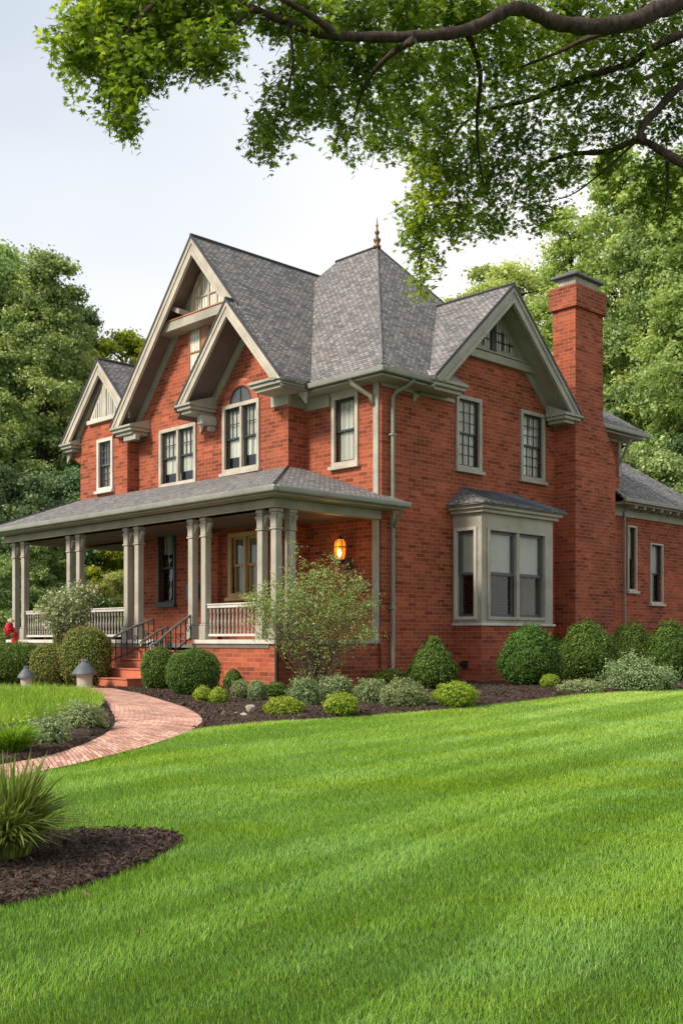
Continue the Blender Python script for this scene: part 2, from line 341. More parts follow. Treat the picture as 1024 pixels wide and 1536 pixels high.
# ================================================================== HOUSE
house = empty('brick_house', (HX, HY, 0), math.atan2(HB[1], HB[0]))
tag(house, 'two storey red brick house with steep grey shingle gables, wraparound porch and tall chimney', 'house')
def PX(s, z, d): return (-d, s, z)      # planes facing -x ; d = distance outwards from x=0
def PY(s, z, d): return (s, -d, z)      # planes facing -y
def wallp(P, s0, s1, z0, z1, d, holes=(), t=0.14, mat='brick', name='wall'):
    m = MB(); S = sorted({s0, s1, *[h[0] for h in holes], *[h[1] for h in holes]}); Z = sorted({z0, z1, *[h[2] for h in holes], *[h[3] for h in holes]})
    for i in range(len(S) - 1):
        for j in range(len(Z) - 1):
            cs, cz = (S[i] + S[i + 1]) / 2, (Z[j] + Z[j + 1]) / 2
            if any(h[0] < cs < h[1] and h[2] < cz < h[3] for h in holes): continue
            m.add([P(S[i], Z[j], d), P(S[i + 1], Z[j], d), P(S[i + 1], Z[j + 1], d), P(S[i], Z[j + 1], d)], [(0, 1, 2, 3)])
    for h in holes:
        a, b, c, e = h
        for q in (((a, c), (b, c)), ((b, c), (b, e)), ((b, e), (a, e)), ((a, e), (a, c))):
            (p0, r0), (p1, r1) = q
            m.add([P(p0, r0, d), P(p1, r1, d), P(p1, r1, d - t), P(p0, r0, d - t)], [(0, 1, 2, 3)])
    return m.build(name, mat, house)
def window(P, s0, s1, z0, z1, d, n=1, cas=0.09, casmat='trim', sash='sash', mull=0.07, grid=(0, 0), gridlow=False, cur='curtain', curfrac=1.0, sill=True, sf=0.05, head=0.0, depth=0.05):
    """outer casing size s0..s1 x z0..z1 on plane d; returns hole for the wall"""
    w = MB(); a, b, c, e = s0 + cas, s1 - cas, z0 + cas, z1 - cas - head
    w.pbox(P, s0, a, z0, z1, d - 0.02, d + 0.045); w.pbox(P, b, s1, z0, z1, d - 0.02, d + 0.045)
    w.pbox(P, a, b, e, z1, d - 0.02, d + 0.043); w.pbox(P, a, b, z0, c, d - 0.02, d + 0.043)
    if head: w.pbox(P, s0 - 0.02, s1 + 0.02, z1 - 0.05, z1 + 0.03, d + 0.001, d + 0.07)
    W = w.build('window', casmat, house, 0.006)
    if sill:
        q = MB(); q.pbox(P, s0 - 0.05, s1 + 0.05, z0 - 0.07, z0 + 0.004, d + 0.002, d + 0.10); q.build('sill', casmat, W, 0.006)
    bays = []; wd = (b - a - mull * (n - 1)) / n
    for i in range(n): bays.append((a + i * (wd + mull), a + i * (wd + mull) + wd))
    if n > 1:
        q = MB()
        for i in range(n - 1): q.pbox(P, bays[i][1], bays[i + 1][0], c, e, d - 0.06, d + 0.03)
        q.build('mullion', casmat, W, 0.005)
    for (l, r) in bays:
        q = MB(); zm = (c + e) / 2; D1 = d - depth; o = 0.035
        for (za, zb, dd) in ((zm - 0.02, e, D1), (c, zm + 0.02, D1 - 0.03)):
            q.pbox(P, l, l + sf, za, zb, dd - o, dd); q.pbox(P, r - sf, r, za, zb, dd - o, dd)
            q.pbox(P, l + sf, r - sf, zb - sf * 0.9, zb, dd - o, dd - 0.001); q.pbox(P, l + sf, r - sf, za, za + sf * 0.9, dd - o, dd - 0.001)
            if grid[0] and (gridlow or za > c):
                for k in range(1, grid[0]): x = l + sf + (r - l - 2 * sf) * k / grid[0]; q.pbox(P, x - 0.009, x + 0.009, za + sf, zb - sf, dd - o + 0.006, dd - 0.006)
                for k in range(1, grid[1]): z = za + sf + (zb - za - 2 * sf) * k / grid[1]; q.pbox(P, l + sf, r - sf, z - 0.009, z + 0.009, dd - o + 0.008, dd - 0.008)
        q.build('sash', sash, W)
        q = MB(); q.add([P(l, zm, D1 - 0.02), P(r, zm, D1 - 0.02), P(r, e, D1 - 0.02), P(l, e, D1 - 0.02)], [(0, 1, 2, 3)])
        q.add([P(l, c, D1 - 0.05), P(r, c, D1 - 0.05), P(r, zm, D1 - 0.05), P(l, zm, D1 - 0.05)], [(0, 1, 2, 3)])
        q.build('pane', 'glass', W)
        if cur:
            q = MB(); nn = 40; zz = e - (e - c) * curfrac; vs = []
            for k in range(nn + 1):
                x = l + (r - l) * k / nn; dd = D1 - 0.075 + 0.018 * math.sin(k * 1.15) + 0.01 * math.sin(k * 2.7 + l)
                if cur == 'blind': dd = D1 - 0.08
                vs += [P(x, zz, dd), P(x, e, dd)]
            q.add(vs, [(2 * k, 2 * k + 2, 2 * k + 3, 2 * k + 1) for k in range(nn)]); q.build('curtain', cur, W)
            if cur == 'curtain' and grid[0] and not gridlow:
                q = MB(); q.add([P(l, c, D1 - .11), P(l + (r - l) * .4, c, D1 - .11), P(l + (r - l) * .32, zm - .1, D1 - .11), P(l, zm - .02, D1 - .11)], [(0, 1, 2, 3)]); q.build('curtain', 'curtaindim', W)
    return (s0 + cas - 0.001, s1 - cas + 0.001, z0 + cas - 0.001, z1 - cas - head + 0.001)
def holeof(s0, s1, z0, z1, cas=0.09, head=0): return (s0 + cas * .6, s1 - cas * .6, z0 + cas * .6, z1 - cas * .6 - head)
ZE = 6.43
# ---- section A of the front (x=0)
h = [holeof(0.66, 1.46, 4.68, 6.27)]
window(PX, 0.66, 1.46, 4.68, 6.27, 0, grid=(0, 0), cur='curtain', head=0.06)
wallp(PX, 0, 2.28, 0, ZE, 0, h)
# ---- projecting section B (x=-.55)
DB = 0.55
hB = [holeof(5.59, 7.12, 4.75, 6.2), holeof(3.23, 4.56, 4.82, 6.4), holeof(3.16, 4.34, 1.93, 3.42, 0.1), holeof(6.44, 7.18, 1.84, 3.66, 0.06), (2.45, 3.02, 0.9, 3.2)]
wallp(PX, 2.28, 8.4, 0, ZE, DB, hB)
wallp(PY, -DB, 0.0, 0, ZE, -2.28)
window(PX, 5.59, 7.12, 4.75, 6.2, DB, n=2, grid=(3, 2), cur='curtain', curfrac=.8, depth=0.04)
window(PX, 3.23, 4.56, 4.82, 6.4, DB, n=2, grid=(3, 2), cur='curtain', curfrac=.8, depth=0.04)
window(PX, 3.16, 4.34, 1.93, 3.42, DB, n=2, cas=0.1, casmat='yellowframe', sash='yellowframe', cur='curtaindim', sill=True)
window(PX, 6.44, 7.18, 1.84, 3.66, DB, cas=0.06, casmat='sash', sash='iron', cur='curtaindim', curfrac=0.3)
# front door beside the warm window
dr = MB(); dr.pbox(PX, 2.45, 3.02, 0.91, 3.2, DB - 0.12, DB - 0.07); D_ = dr.build('door', 'wood', house, 0.01)
q = MB(); q.pbox(PX, 2.55, 2.92, 2.0, 3.05, DB - 0.07, DB - 0.062); q.build('glass_panel', 'curtaindim', D_)
q = MB(); q.pbox(PX, 2.55, 2.92, 1.1, 1.85, DB - 0.07, DB - 0.055); q.build('door_panel', 'wood', D_, 0.01)
q = MB(); q.lathe((-DB + 0.02, 2.94, 1.9), [(0.0, -0.03), (0.03, -0.02), (0.035, 0), (0.03, 0.02), (0.0, 0.03)], 10); q.build('handle', 'gold', D_)
# brick pilaster on the ground floor front, meter box and pipe
q = MB(); q.pbox(PX, 4.62, 4.92, 0.9, 3.5, DB + 0.002, DB + 0.12); q.build('pilaster', 'brick', house)
q = MB(); q.pbox(PX, 5.45, 5.85, 1.95, 2.3, DB + 0.002, DB + 0.14); mb_ = q.build('meter_box', 'lead', house, 0.01)
q = MB(); q.tube([PX(5.7, 2.3, DB + 0.06), PX(5.7, 3.4, DB + 0.06)], 0.02, 8); q.build('conduit', 'iron', mb_)
# arch over the pair of windows
cx, cz, r0, r1 = 3.895, 6.36, 0.40, 0.62
q = MB(); n = 22
pl = [(cx + r1 * math.cos(math.pi * i / n), cz + 0.045 + r1 * 0.86 * math.sin(math.pi * i / n)) for i in range(n + 1)] + [(cx + r0 * math.cos(math.pi * i / n), cz + 0.045 + r0 * .95 * math.sin(math.pi * i / n)) for i in range(n, -1, -1)]
for i in range(n):
    a, b_, c_, d_ = pl[i], pl[i + 1], pl[2 * n + 1 - i - 1], pl[2 * n + 1 - i]
    q.prism(PX, [a, b_, c_, d_], DB - 0.01, DB + 0.035)
q.build('brick_arch', 'brickplain', house)
q = MB(); q.prism(PX, [(cx + r0 * math.cos(math.pi * i / n), cz + 0.045 + r0 * .95 * math.sin(math.pi * i / n)) for i in range(n + 1)], DB + 0.002, DB + 0.012); fl = q.build('fanlight', 'sashgrey', house)
q = MB()
for i in range(n): q.prism(PX, [(cx + rr * math.cos(math.pi * ii / n), cz + 0.045 + rr * .95 * math.sin(math.pi * ii / n)) for rr, ii in ((r0, i), (r0, i + 1), (r0 - .05, i + 1), (r0 - .05, i))], DB + 0.013, DB + 0.03)
q.prism(PX, [(cx - .02, cz + 0.045), (cx + .02, cz + 0.045), (cx + .02, cz + .38), (cx - .02, cz + .38)], DB + 0.013, DB + 0.028)
q.build('fanlight_frame', 'sash', fl)
# ---- section C (upper floor over open porch)
DCc = 0.87; YC0, YC1 = 8.1, 10.37
hC = [holeof(8.74, 9.5, 4.87, 6.24)]
wallp(PX, YC0, YC1, 3.5, ZE - .1, DCc, hC)
wallp(PY, -DCc, -DB, 3.5, 6.4, -YC0)
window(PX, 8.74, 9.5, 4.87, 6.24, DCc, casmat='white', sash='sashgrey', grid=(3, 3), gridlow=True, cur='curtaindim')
q = MB(); q.add([(-DCc, YC1, 3.5), (4.5, YC1, 3.5), (4.5, YC1, 6.33), (-DCc, YC1, 6.33)], [(0, 1, 2, 3)]); q.add([(-DB, 8.4, 0), (-DB + .3, 8.4, 0), (9.2, 8.4, 0), (9.2, 8.4, 6.4), (-DB, 8.4, 6.4)], [(0, 1, 2, 3, 4)])
q.add([(9.2, 0, 0), (9.2, 8.4, 0), (9.2, 8.4, 6.4), (9.2, 0, 6.4)], [(0, 1, 2, 3)]); q.add([(4.5, 8.4, 3.5), (4.5, YC1, 3.5), (4.5, YC1, 6.33), (4.5, 8.4, 6.33)], [(0, 1, 2, 3)])
q.build('wall', 'brick', house)
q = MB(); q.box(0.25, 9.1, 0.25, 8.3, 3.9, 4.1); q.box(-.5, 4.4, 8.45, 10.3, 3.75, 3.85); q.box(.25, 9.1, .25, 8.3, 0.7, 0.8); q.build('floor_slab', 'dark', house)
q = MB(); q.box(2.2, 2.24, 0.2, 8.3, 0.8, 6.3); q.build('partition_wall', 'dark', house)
# brick pier carrying the corner of section C
q = MB(); q.box(3.6, 4.1, 9.85, 10.3, 0.0, 3.5); q.build('pier', 'brick', house)
# ---- side (y=0)
wins = [(2.38, 3.28, 4.77, 6.43), (4.77, 5.74, 4.79, 6.45)]
wallp(PY, 0, 9.2, 0, 6.43, 0, [holeof(*w_) for w_ in wins] + [(2.36, 4.88, 1.33, 3.66)])
for w_ in wins: window(PY, *w_, 0, casmat='fascia', sash='sash', grid=(3, 3), gridlow=True, cur='curtain', sf=0.045, depth=0.03)
# ---- bay window
bx0, bx1, bd = 2.29, 4.95, 0.8
q = MB()
q.add([PY(bx0, -.2, bd), PY(bx1, -.2, bd), PY(bx1, 1.27, bd), PY(bx0, 1.27, bd)], [(0, 1, 2, 3)])
q.add([PY(bx0, -.2, bd), PY(bx0, -.2, 0), PY(bx0, 1.27, 0), PY(bx0, 1.27, bd)], [(0, 1, 2, 3)]); q.add([PY(bx1, -.2, bd), PY(bx1, -.2, 0), PY(bx1, 1.27, 0), PY(bx1, 1.27, bd)], [(0, 1, 2, 3)])
q.build('bay_base', 'brick', house)
q = MB(); q.box(bx0 - .05, bx1 + .05, -bd - .05, 0, 1.27, 1.325); q.build('bay_sill', 'white', house, .008)
def PB(s, z, d): return (bx0 - d, s, z)
q = MB()   # timber body around the openings
def ring(P, s0, s1, z0, z1, hs, d, t=0.1):
    S = sorted({s0, s1, *[x for h_ in hs for x in h_[:2]]}); Z = sorted({z0, z1, *[x for h_ in hs for x in h_[2:]]})
    for i in range(len(S) - 1):
        for j in range(len(Z) - 1):
            cs, c2 = (S[i] + S[i + 1]) / 2, (Z[j] + Z[j + 1]) / 2
            if not any(h_[0] < cs < h_[1] and h_[2] < c2 < h_[3] for h_ in hs): q.pbox(P, S[i], S[i + 1], Z[j], Z[j + 1], d - t, d)
wb = (2.48, 4.66, 1.40, 3.42); wl = (-.68, -.06, 1.40, 3.42)
ring(PY, bx0, bx1, 1.325, 3.72, [holeof(*wb)], bd); ring(PB, -bd + .1, 0, 1.325, 3.72, [holeof(*wl)], 0); q.pbox(PY, bx1 - .1, bx1, 1.325, 3.72, 0, bd - .1)
q.build('bay_frame', 'fascia', house)
window(PY, *wb, bd, n=2, cas=0.07, casmat='fascia', sash='sashgrey', mull=.10, cur='blind', curfrac=.52, sill=False, sf=.07)
window(PB, *wl, 0, cas=0.07, casmat='white', sash='sashgrey', cur='blind', curfrac=.5, sill=False, sf=.06)
q = MB(); q.box(bx0 - .10, bx1 + .10, -bd - .10, 0, 3.72, 3.80); q.box(bx0 - .17, bx1 + .17, -bd - .17, 0, 3.80, 3.88); q.box(bx0 - .22, bx1 + .22, -bd - .22, 0, 3.88, 3.93)
q.build('bay_cornice', 'fascia', house, .012)
A_, B_, C_, E_ = (bx0 - .24, -bd - .24, 3.93), (bx1 + .24, -bd - .24, 3.93), (bx1 - .35, -.002, 4.36), (bx0 + .3, -.002, 4.36)
q = MB(); q.slab([A_, B_, C_, E_], .05); q.slab([A_, E_, (bx0 - .24, -.002, 3.93)], .05); q.slab([B_, C_, (bx1 + .24, -.002, 3.93)], .05)
br_ = q.build('bay_roof', 'shingle', house)
q = MB()   # standing ribs on the small roof
for i in range(17):
    t0 = (i + .5) / 17; lo = Vector(A_).lerp(Vector(B_), t0); hi = Vector(E_).lerp(Vector(C_), t0); q.tube([lo + Vector((0, 0, .012)), hi + Vector((0, 0, .012))], .018, 6)
q.build('roof_rib', 'lead', br_)
q = MB(); q.tube([PB(-.35, .42, 0), PB(-.35, .42, .16)], .055, 12); q.pbox(PB, -.43, -.27, .36, .5, .0, .05); q.build('vent', 'iron', house, smooth=False)
# ---- chimney
q = MB(); cp = [(6.2, -.2), (8.0, -.2), (8.0, 5.5), (7.5, 6.35), (7.42, 6.45), (7.42, 9.07), (6.2, 9.07)]
q.prism(PY, cp, -0.05, 0.6); ch = q.build('chimney', 'brick', house)
q = MB(); q.box(6.13, 7.49, -.67, .12, 9.07, 9.62); q.build('chimney_collar', 'brick', ch, .01)
q = MB(); q.box(6.30, 7.32, -.53, -.02, 9.62, 9.86); q.build('cap_block', 'stone', ch, .01)
q = MB(); q.box(6.17, 7.45, -.64, .1, 9.86, 9.93); q.box(6.28, 7.34, -.54, .0, 9.93, 9.99); q.build('cap_slab', 'lead', ch, .015)
# ---- wing on the right
WX = 13.3
ww = [(9.57, 10.03, 2.28, 4.05), (10.74, 11.44, 1.97, 3.65)]
wallp(PY, 9.2, WX, 0, 4.55, 0.0, [holeof(*x, .05) for x in ww])
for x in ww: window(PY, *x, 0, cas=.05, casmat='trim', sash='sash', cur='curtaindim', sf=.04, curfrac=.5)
q = MB(); q.add([(WX, 0, 0), (WX, 5, 0), (WX, 5, 4.55), (WX, 0, 4.55)], [(0, 1, 2, 3)]); q.add([(9.2, 5, 0), (WX, 5, 0), (WX, 5, 4.55), (9.2, 5, 4.55)], [(0, 1, 2, 3)]); q.build('wall', 'brick', house)
e0, ze, k = -.45, 4.68, .78; yb = 5.45; yr = (yb + e0) / 2; zr = ze + k * (yr - e0)
q = MB(); q.slab([(8.7, e0, ze), (WX + .45, e0, ze), (WX + .45 - (yr - e0), yr, zr), (9.21, yr, zr), (9.21, 0, ze + k * .45), (8.7, 0.0, ze + k * .45)], .06)
q.slab([(WX + .45, e0, ze), (WX + .45, yb, ze), (WX + .45 - (yr - e0), yr, zr)], .06); q.slab([(9.21, yb, ze), (WX + .45, yb, ze), (WX + .45 - (yr - e0), yr, zr), (9.21, yr, zr)], .06)
q.build('roof', 'shingle', house)
q = MB(); q.box(8.62, WX + .5, e0 - .10, e0, ze - .12, ze - .01); q.build('gutter', 'gutter', house, .02)
q = MB(); q.box(8.7, WX + .4, e0, 0.0, ze - .16, ze - .10); q.box(8.75, WX, -.06, -.002, ze - .42, ze - .161); q.build('soffit', 'trimgrey', house)
q = MB()
for i in range(9): x = 9.3 + i * .45; q.box(x, x + .07, e0 + .02, -.061, ze - .24, ze - .161)
q.build('rafter_tail', 'trimgrey', house)
q = MB(); q.tube([(9.3, -.09, .1), (9.3, -.09, 4.4)], .03, 8); q.build('downpipe', 'gutter', house)
# ---- roofs: corner hip
SH = .07
def roof(polys, name='roof', mat='shingle'):
    m_ = MB()
    for p in polys: m_.slab(p, SH)
    return m_.build(name, mat, house)
EV = -.45; Z0 = 6.50; T1, T2, ZT = (3.0, 3.0, 10.63), (3.0, 4.45, 10.63), 10.63
roof([[(EV, EV, Z0), (EV, 7.9, Z0), T2, T1], [(EV, EV, Z0), (2.05, EV, Z0), (2.05, .03, Z0 + .48 * (ZT - Z0) / 3.45), (6.45 - .48, .03, Z0 + .48 * (ZT - Z0) / 3.45), T1], [(6.45 - .48, .03, Z0 + .48 * (ZT - Z0) / 3.45), (6.45, 7.9, Z0), T2, T1], [(EV, 7.9, Z0), (6.45, 7.9, Z0), T2]])
def ridge(pts, r=.045, mat='edge', n=6, nm='ridge_cap'):
    m_ = MB(); m_.tube(pts, r, n); return m_.build(nm, mat, house)
ridge([T1, T2]); ridge([T1, (EV, EV, Z0)], .022, 'shingle'); ridge([T1, (6.45, EV, Z0)], .03)
# rear lower hip
ks = .8; zz = Z0 + ks * 3.45
roof([[(6.3, EV, Z0), (9.75, EV, Z0), (9.75 - 3.45, 3, zz), (3, 3, zz), (3, .03, Z0 + .48 * ks), (6.3, .03, Z0 + .48 * ks)], [(9.75, EV, Z0), (9.75, 8.8, Z0), (6.3, 5.35, zz), (6.3, 3, zz)], [(3, 8.8, Z0), (9.75, 8.8, Z0), (6.3, 5.35, zz), (3, 5.35, zz)]])
# finial
q = MB(); q.lathe((3, 3, 10.6), [(.09, 0), (.10, .06), (.05, .10), (.085, .17), (.095, .22), (.04, .27), (.03, .33), (.06, .37), (.06, .41), (.025, .45), (.02, .52), (.038, .56), (.018, .60), (.006, .76)], 14)
q.build('finial', 'gold', house, smooth=True)
# gutters, soffits and frieze boards of the corner
def gut(x0, x1, y0, y1, z=Z0 - .06):
    m_ = MB(); m_.box(x0, x1, y0, y1, z - .11, z); return m_
m_ = MB(); m_.box(EV - .11, EV, EV - .11, 1.7, Z0 - .17, Z0 - .05); m_.box(EV, 2.1, EV - .11, EV, Z0 - .17, Z0 - .05); m_.build('gutter', 'gutter', house, .025); m_ = MB(); m_.box(6.3, 9.86, EV - .11, EV, Z0 - .17, Z0 - .05); m_.build('gutter', 'gutter', house, .025)
m_ = MB(); m_.box(EV, 0, EV, 2.2, Z0 - .22, Z0 - .171); m_.box(0, 2.05, EV, -.003, Z0 - .22, Z0 - .171); m_.box(6.3, 9.7, EV, -.003, Z0 - .22, Z0 - .171); m_.box(9.2, 9.75, -.001, 3, Z0 - .22, Z0 - .171)
m_.box(-.09, -.002, 1.46 + .03, 2.279, 6.0, Z0 - .221); m_.box(-.06, -.002, -.05, 1.49, 6.31, Z0 - .221); m_.box(0.0, 2.3, -.05, -.002, 6.2, Z0 - .221); m_.box(6.0, 9.25, -.05, -.002, 6.2, Z0 - .221)
m_.box(-DB - .03, -.091, 2.22, 2.279, 6.05, Z0 - .16); m_.box(-DB - .1, -DB - .002, 2.16, 2.75, 6.08, 6.42)
m_.build('frieze', 'trimgrey', house, .008)
# bracket below the far eave corner
m_ = MB(); m_.prism(PX, [(-.4, 6.26), (-.33, 6.26), (-.06, 5.72), (-.06, 5.6)], -9.17, -9.10); m_.box(9.08, 9.19, -.055, -.002, 5.3, 6.2); m_.build('eave_bracket', 'trimgrey', house)
# corner board and downpipes
m_ = MB(); m_.pbox(PX, .05, .19, 3.95, 6.3, .002, .06); m_.build('corner_board', 'fascia', house, .01)
m_ = MB(); m_.pbox(PX, .05, .21, .95, 3.45, .002, .07); m_.build('corner_board', 'fascia', house, .01)
m_ = MB(); m_.tube(smooth3 if False else [(-.5, .42, 6.36), (-.46, .4, 6.25), (-.30, .30, 6.12), (-.12, .2, 6.02), (-.09, .17, 5.85)], .05, 10); m_.build('downpipe_head', 'fascia', house, smooth=True)
m_ = MB(); m_.tube([(.42, -.5, 6.38), (.42, -.5, 6.30), (.38, -.38, 6.2), (.28, -.16, 6.1), (.25, -.09, 6.0), (.25, -.09, 4.2), (.25, -.09, 3.3), (.25, -.09, .35), (.25, -.2, .12)], .042, 10); dp = m_.build('downpipe', 'gutter', house, smooth=True)
for z in (1.6, 3.3, 5.2): m_ = MB(); m_.box(.19, .31, -.14, -.002, z, z + .04); m_.build('pipe_clip', 'gutter', dp)
m_ = MB(); m_.tube([(.12, -.42, 3.66), (.14, -.4, 3.55), (.2, -.25, 3.45), (.25, -.12, 3.3)], .03, 8); m_.build('pipe_branch', 'gutter', dp, smooth=True)
# ------------------------------------------------------------------ gables
def gable(P, c, zt, k, sL, sR, df, dw, db, fasc='trim', soff='soffit', frieze='trimgrey', cutR=None, cutL=None, bw=.30, kneel=('L', 'R'), kd=None, ends=None, zfl=0):
    """c centre, zt apex, k slope, sL (small s) / sR (large s) feet; df front plane, dw wall plane, db back end"""
    zl, zr_ = zt - k * (c - sL), zt - k * (sR - c); L = math.hypot(1, k)
    n1 = MB(); up = SH * L
    n1.prism(P, [(sL, zl), (c, zt), (c, zt - up), (sL, zl - up)], db, df + .02); n1.prism(P, [(sR, zr_), (c, zt), (c, zt - up), (sR, zr_ - up)], db, df + .02)
    n1.build('roof', 'shingle', house)
    # dark shingle edge along the rake and ridge
    n1 = MB()
    for s_, z_ in ((cutL if cutL else sL, 0), (cutR if cutR else sR, 0)):
        zz_ = zt - k * abs(s_ - c); n1.prism(P, [(s_, zz_ + .03), (c, zt + .03), (c, zt - .05), (s_, zz_ - .05)], df + .021, df + .05)
    n1.tube([P(c, zt + .01, df + .05), P(c, zt + .01, db)], .04, 6); n1.build('roof_edge', 'edge', house)
    a = bw * L
    for sd, s_ in ((-1, cutL if cutL else sL), (1, cutR if cutR else sR)):
        zs = zt - k * abs(s_ - c)
        b1 = MB(); o1 = up + .0
        def strip(m0, t0, t1, d0, d1):
            if zs - t1 < zfl and s_ in (sL, sR):
                q_ = [(c + sd * (zt - t1 - zfl) / k, zfl)]
                q_ = ([(s_, zs - t0), (c, zt - t0), (c, zt - t1)] + q_ + [(s_, zfl)]) if zs - t0 > zfl else ([(c + sd * (zt - t0 - zfl) / k, zfl), (c, zt - t0), (c, zt - t1)] + q_)
                m0.prism(P, q_, d0, d1)
            else: m0.prism(P, [(s_, zs - t0), (c, zt - t0), (c, zt - t1), (s_, zs - t1)], d0, d1)
        strip(b1, .052, .052 + a * .30, df - .02, df + .035)
        strip(b1, .053 + a * .30, .052 + a * .72, df - .03, df + .012)
        strip(b1, .053 + a * .72, .052 + a, df - .04, df + .03)
        b1.build('rake_board', fasc, house, .006)
        b1 = MB(); s2 = sL if sd < 0 else sR; z2 = zt - k * abs(s2 - c)
        b1.prism(P, [(s2, z2 - up - .10), (c, zt - up - .10), (c, zt - up - .14), (s2, z2 - up - .14)], dw - .1, df - .041)
        b1.build('soffit', soff, house)
        b1 = MB(); t0 = up + .141
        b1.prism(P, [(s2, z2 - t0), (c, zt - t0), (c, zt - t0 - .17 * L), (s2, z2 - t0 - .17 * L)], dw + .002, dw + .05)
        b1.build('rake_frieze', frieze, house)
    return zl, zr_
def kneeler(P, s, z, w0, w1, d0, d1, mat='trimgrey', inward=1, cap=True):
    """cornice return: stepped box; from s towards inside by w; d0..d1"""
    m_ = MB(); a, b = sorted((s - inward * w0, s + inward * w1))
    m_.pbox(P, a - .02, b + .02, z - .06, z, d0, d1 + .03); m_.pbox(P, a + .02, b - .02, z - .14, z - .061, d0, d1 - .02); m_.pbox(P, a + .09, b - .09, z - .22, z - .141, d0, d1 - .09)
    k_ = m_.build('cornice_return', mat, house, .012)
    if not cap: return k_
    m_ = MB(); zz_ = .26   # little sloped roof on top
    x0, x1 = a, b
    m_.add([P(x0, z + .001, d1 + .02), P(x1, z + .001, d1 + .02), P(x1, z + .001, d0), P(x0, z + .001, d0), P(x0 + .1 if inward > 0 else x0, z + zz_, d0), P(x1 if inward > 0 else x1 - .1, z + zz_, d0)],
           [(0, 1, 5, 4), (0, 4, 3), (1, 2, 5), (2, 3, 4, 5)]); m_.build('return_cap', mat, k_)
    return k_
# big front gable
k1 = 1.15
wallb = MB(); wallb.prism(PX, [(2.28, 6.3), (8.4, 6.3), (8.4, 6.43), (5.03, 10.2), (2.28, 7.04)], DB - .1, DB - .004); 
BG = dict(c=5.03, zt=10.38, k=k1)
def tri(c, zt, k, z0, inset, smin, smax):
    pts = []
    a, b = max(smin, c - (zt - inset - z0) / k), min(smax, c + (zt - inset - z0) / k)
    pts = [(a, z0), (b, z0)]
    if b == smax: pts.append((b, zt - inset - k * (b - c)))
    pts.append((c, zt - inset))
    if a == smin: pts.append((a, zt - inset - k * (c - a)))
    return pts
w = MB(); T_ = tri(5.03, 10.38, k1, 6.43, .2, 2.28, 8.4); w.add([PX(a, b, DB) for a, b in T_], [tuple(range(len(T_)))]); w.build('wall', 'brick', house)
gable(PX, 5.03, 10.38, k1, 1.72, 8.5, 1.1, DB, -3.4, cutL=3.30, zfl=6.37, bw=.255)
kneeler(PX, 8.5, 6.36, -.05, .95, .3, 1.14, inward=-1)
m_ = MB(); m_.box(-.87 - .12, -.86, 7.55, 8.09, 6.0, 6.14); m_.build('frieze', 'trimgrey', house, .008); m_ = MB(); m_.box(-.87 - .03, -.55, 8.0, 8.095, 6.05, 6.2); m_.build('frieze', 'trimgrey', house)
# collar beam and the glazed pediment
m_ = MB(); m_.pbox(PX, 3.85, 6.72, 8.40, 8.62, DB + .003, .98); cb = m_.build('collar_beam', 'fascia', house, .01)
m_ = MB(); m_.pbox(PX, 3.83, 6.78, 8.621, 8.65, DB + .003, 1.0); m_.build('collar_cap', 'wood', cb)
m_ = MB(); pd = [(3.72, 8.651), (6.34, 8.651), (5.03, 10.13)]; m_.prism(PX, pd, DB + .003, DB + .03); pn = m_.build('pediment', 'fascia', house)
def archpts(c, z, w_, h_, n=16): return [(c + w_ * math.cos(math.pi * i / n), z + h_ * math.sin(math.pi * i / n)) for i in range(n + 1)]
m_ = MB(); m_.prism(PX, archpts(5.03, 8.72, .62, .98), DB + .031, DB + .045); m_.build('pane', 'curtain', pn)
m_ = MB(); ap, ai = archpts(5.03, 8.72, .70, 1.08), archpts(5.03, 8.72, .61, .96)
for i in range(16): m_.prism(PX, [ap[i], ap[i + 1], ai[i + 1], ai[i]], DB + .031, DB + .10)
m_.pbox(PX, 4.4, 5.66, 8.652, 8.72, DB + .031, DB + .09); m_.pbox(PX, 5.0, 5.06, 8.72, 9.66, DB + .046, DB + .08); m_.pbox(PX, 4.46, 5.6, 9.12, 9.16, DB + .046, DB + .075)
for x in (4.72, 5.34): m_.pbox(PX, x - .02, x + .02, 8.72, 9.5, DB + .046, DB + .07)
m_.build('arched_frame', 'trim', pn)
m_ = MB(); m_.prism(PX, [(6.28, 9.0), (6.34, 9.13), (5.72, 8.86), (5.72, 8.74)], .62, .98); m_.build('strut', 'fascia', house)
# attic window under the beam
wallw = MB(); wallw.pbox(PX, 5.08, 5.84, 7.38, 8.39, DB + .003, DB + .05); aw = wallw.build('window', 'trim', house, .006)
m_ = MB(); m_.pbox(PX, 5.38, 5.76, 7.45, 8.3, DB + .051, DB + .056); m_.build('pane', 'curtain', aw)
m_ = MB(); m_.pbox(PX, 5.33, 5.38, 7.40, 8.38, DB + .051, DB + .08); m_.pbox(PX, 5.38, 5.76, 7.84, 7.88, DB + .057, DB + .078); m_.pbox(PX, 5.76, 5.80, 7.40, 8.38, DB + .051, DB + .08); m_.build('sash', 'wood', aw)
m_ = MB(); m_.pbox(PX, 5.1, 5.32, 7.6, 8.36, DB + .051, DB + .07); m_.build('shutter', 'wood', aw)
# small projecting gable
gable(PX, 3.47, 8.50, 1.1, 1.66, 5.40, 1.3, DB, .4, bw=.215, zfl=6.44)
kneeler(PX, 5.40, 6.43, -.06, .62, .56, 1.34, inward=-1)
kneeler(PX, 1.66, 6.50, -.02, 1.05, .56, 1.30, inward=1, cap=False)
m_ = MB(); m_.pbox(PX, 4.78, 4.98, 5.98, 6.20, DB + .002, 1.0); m_.pbox(PX, 4.82, 4.94, 5.86, 5.98, DB + .002, .75); m_.build('corbel', 'stone', house, .03)
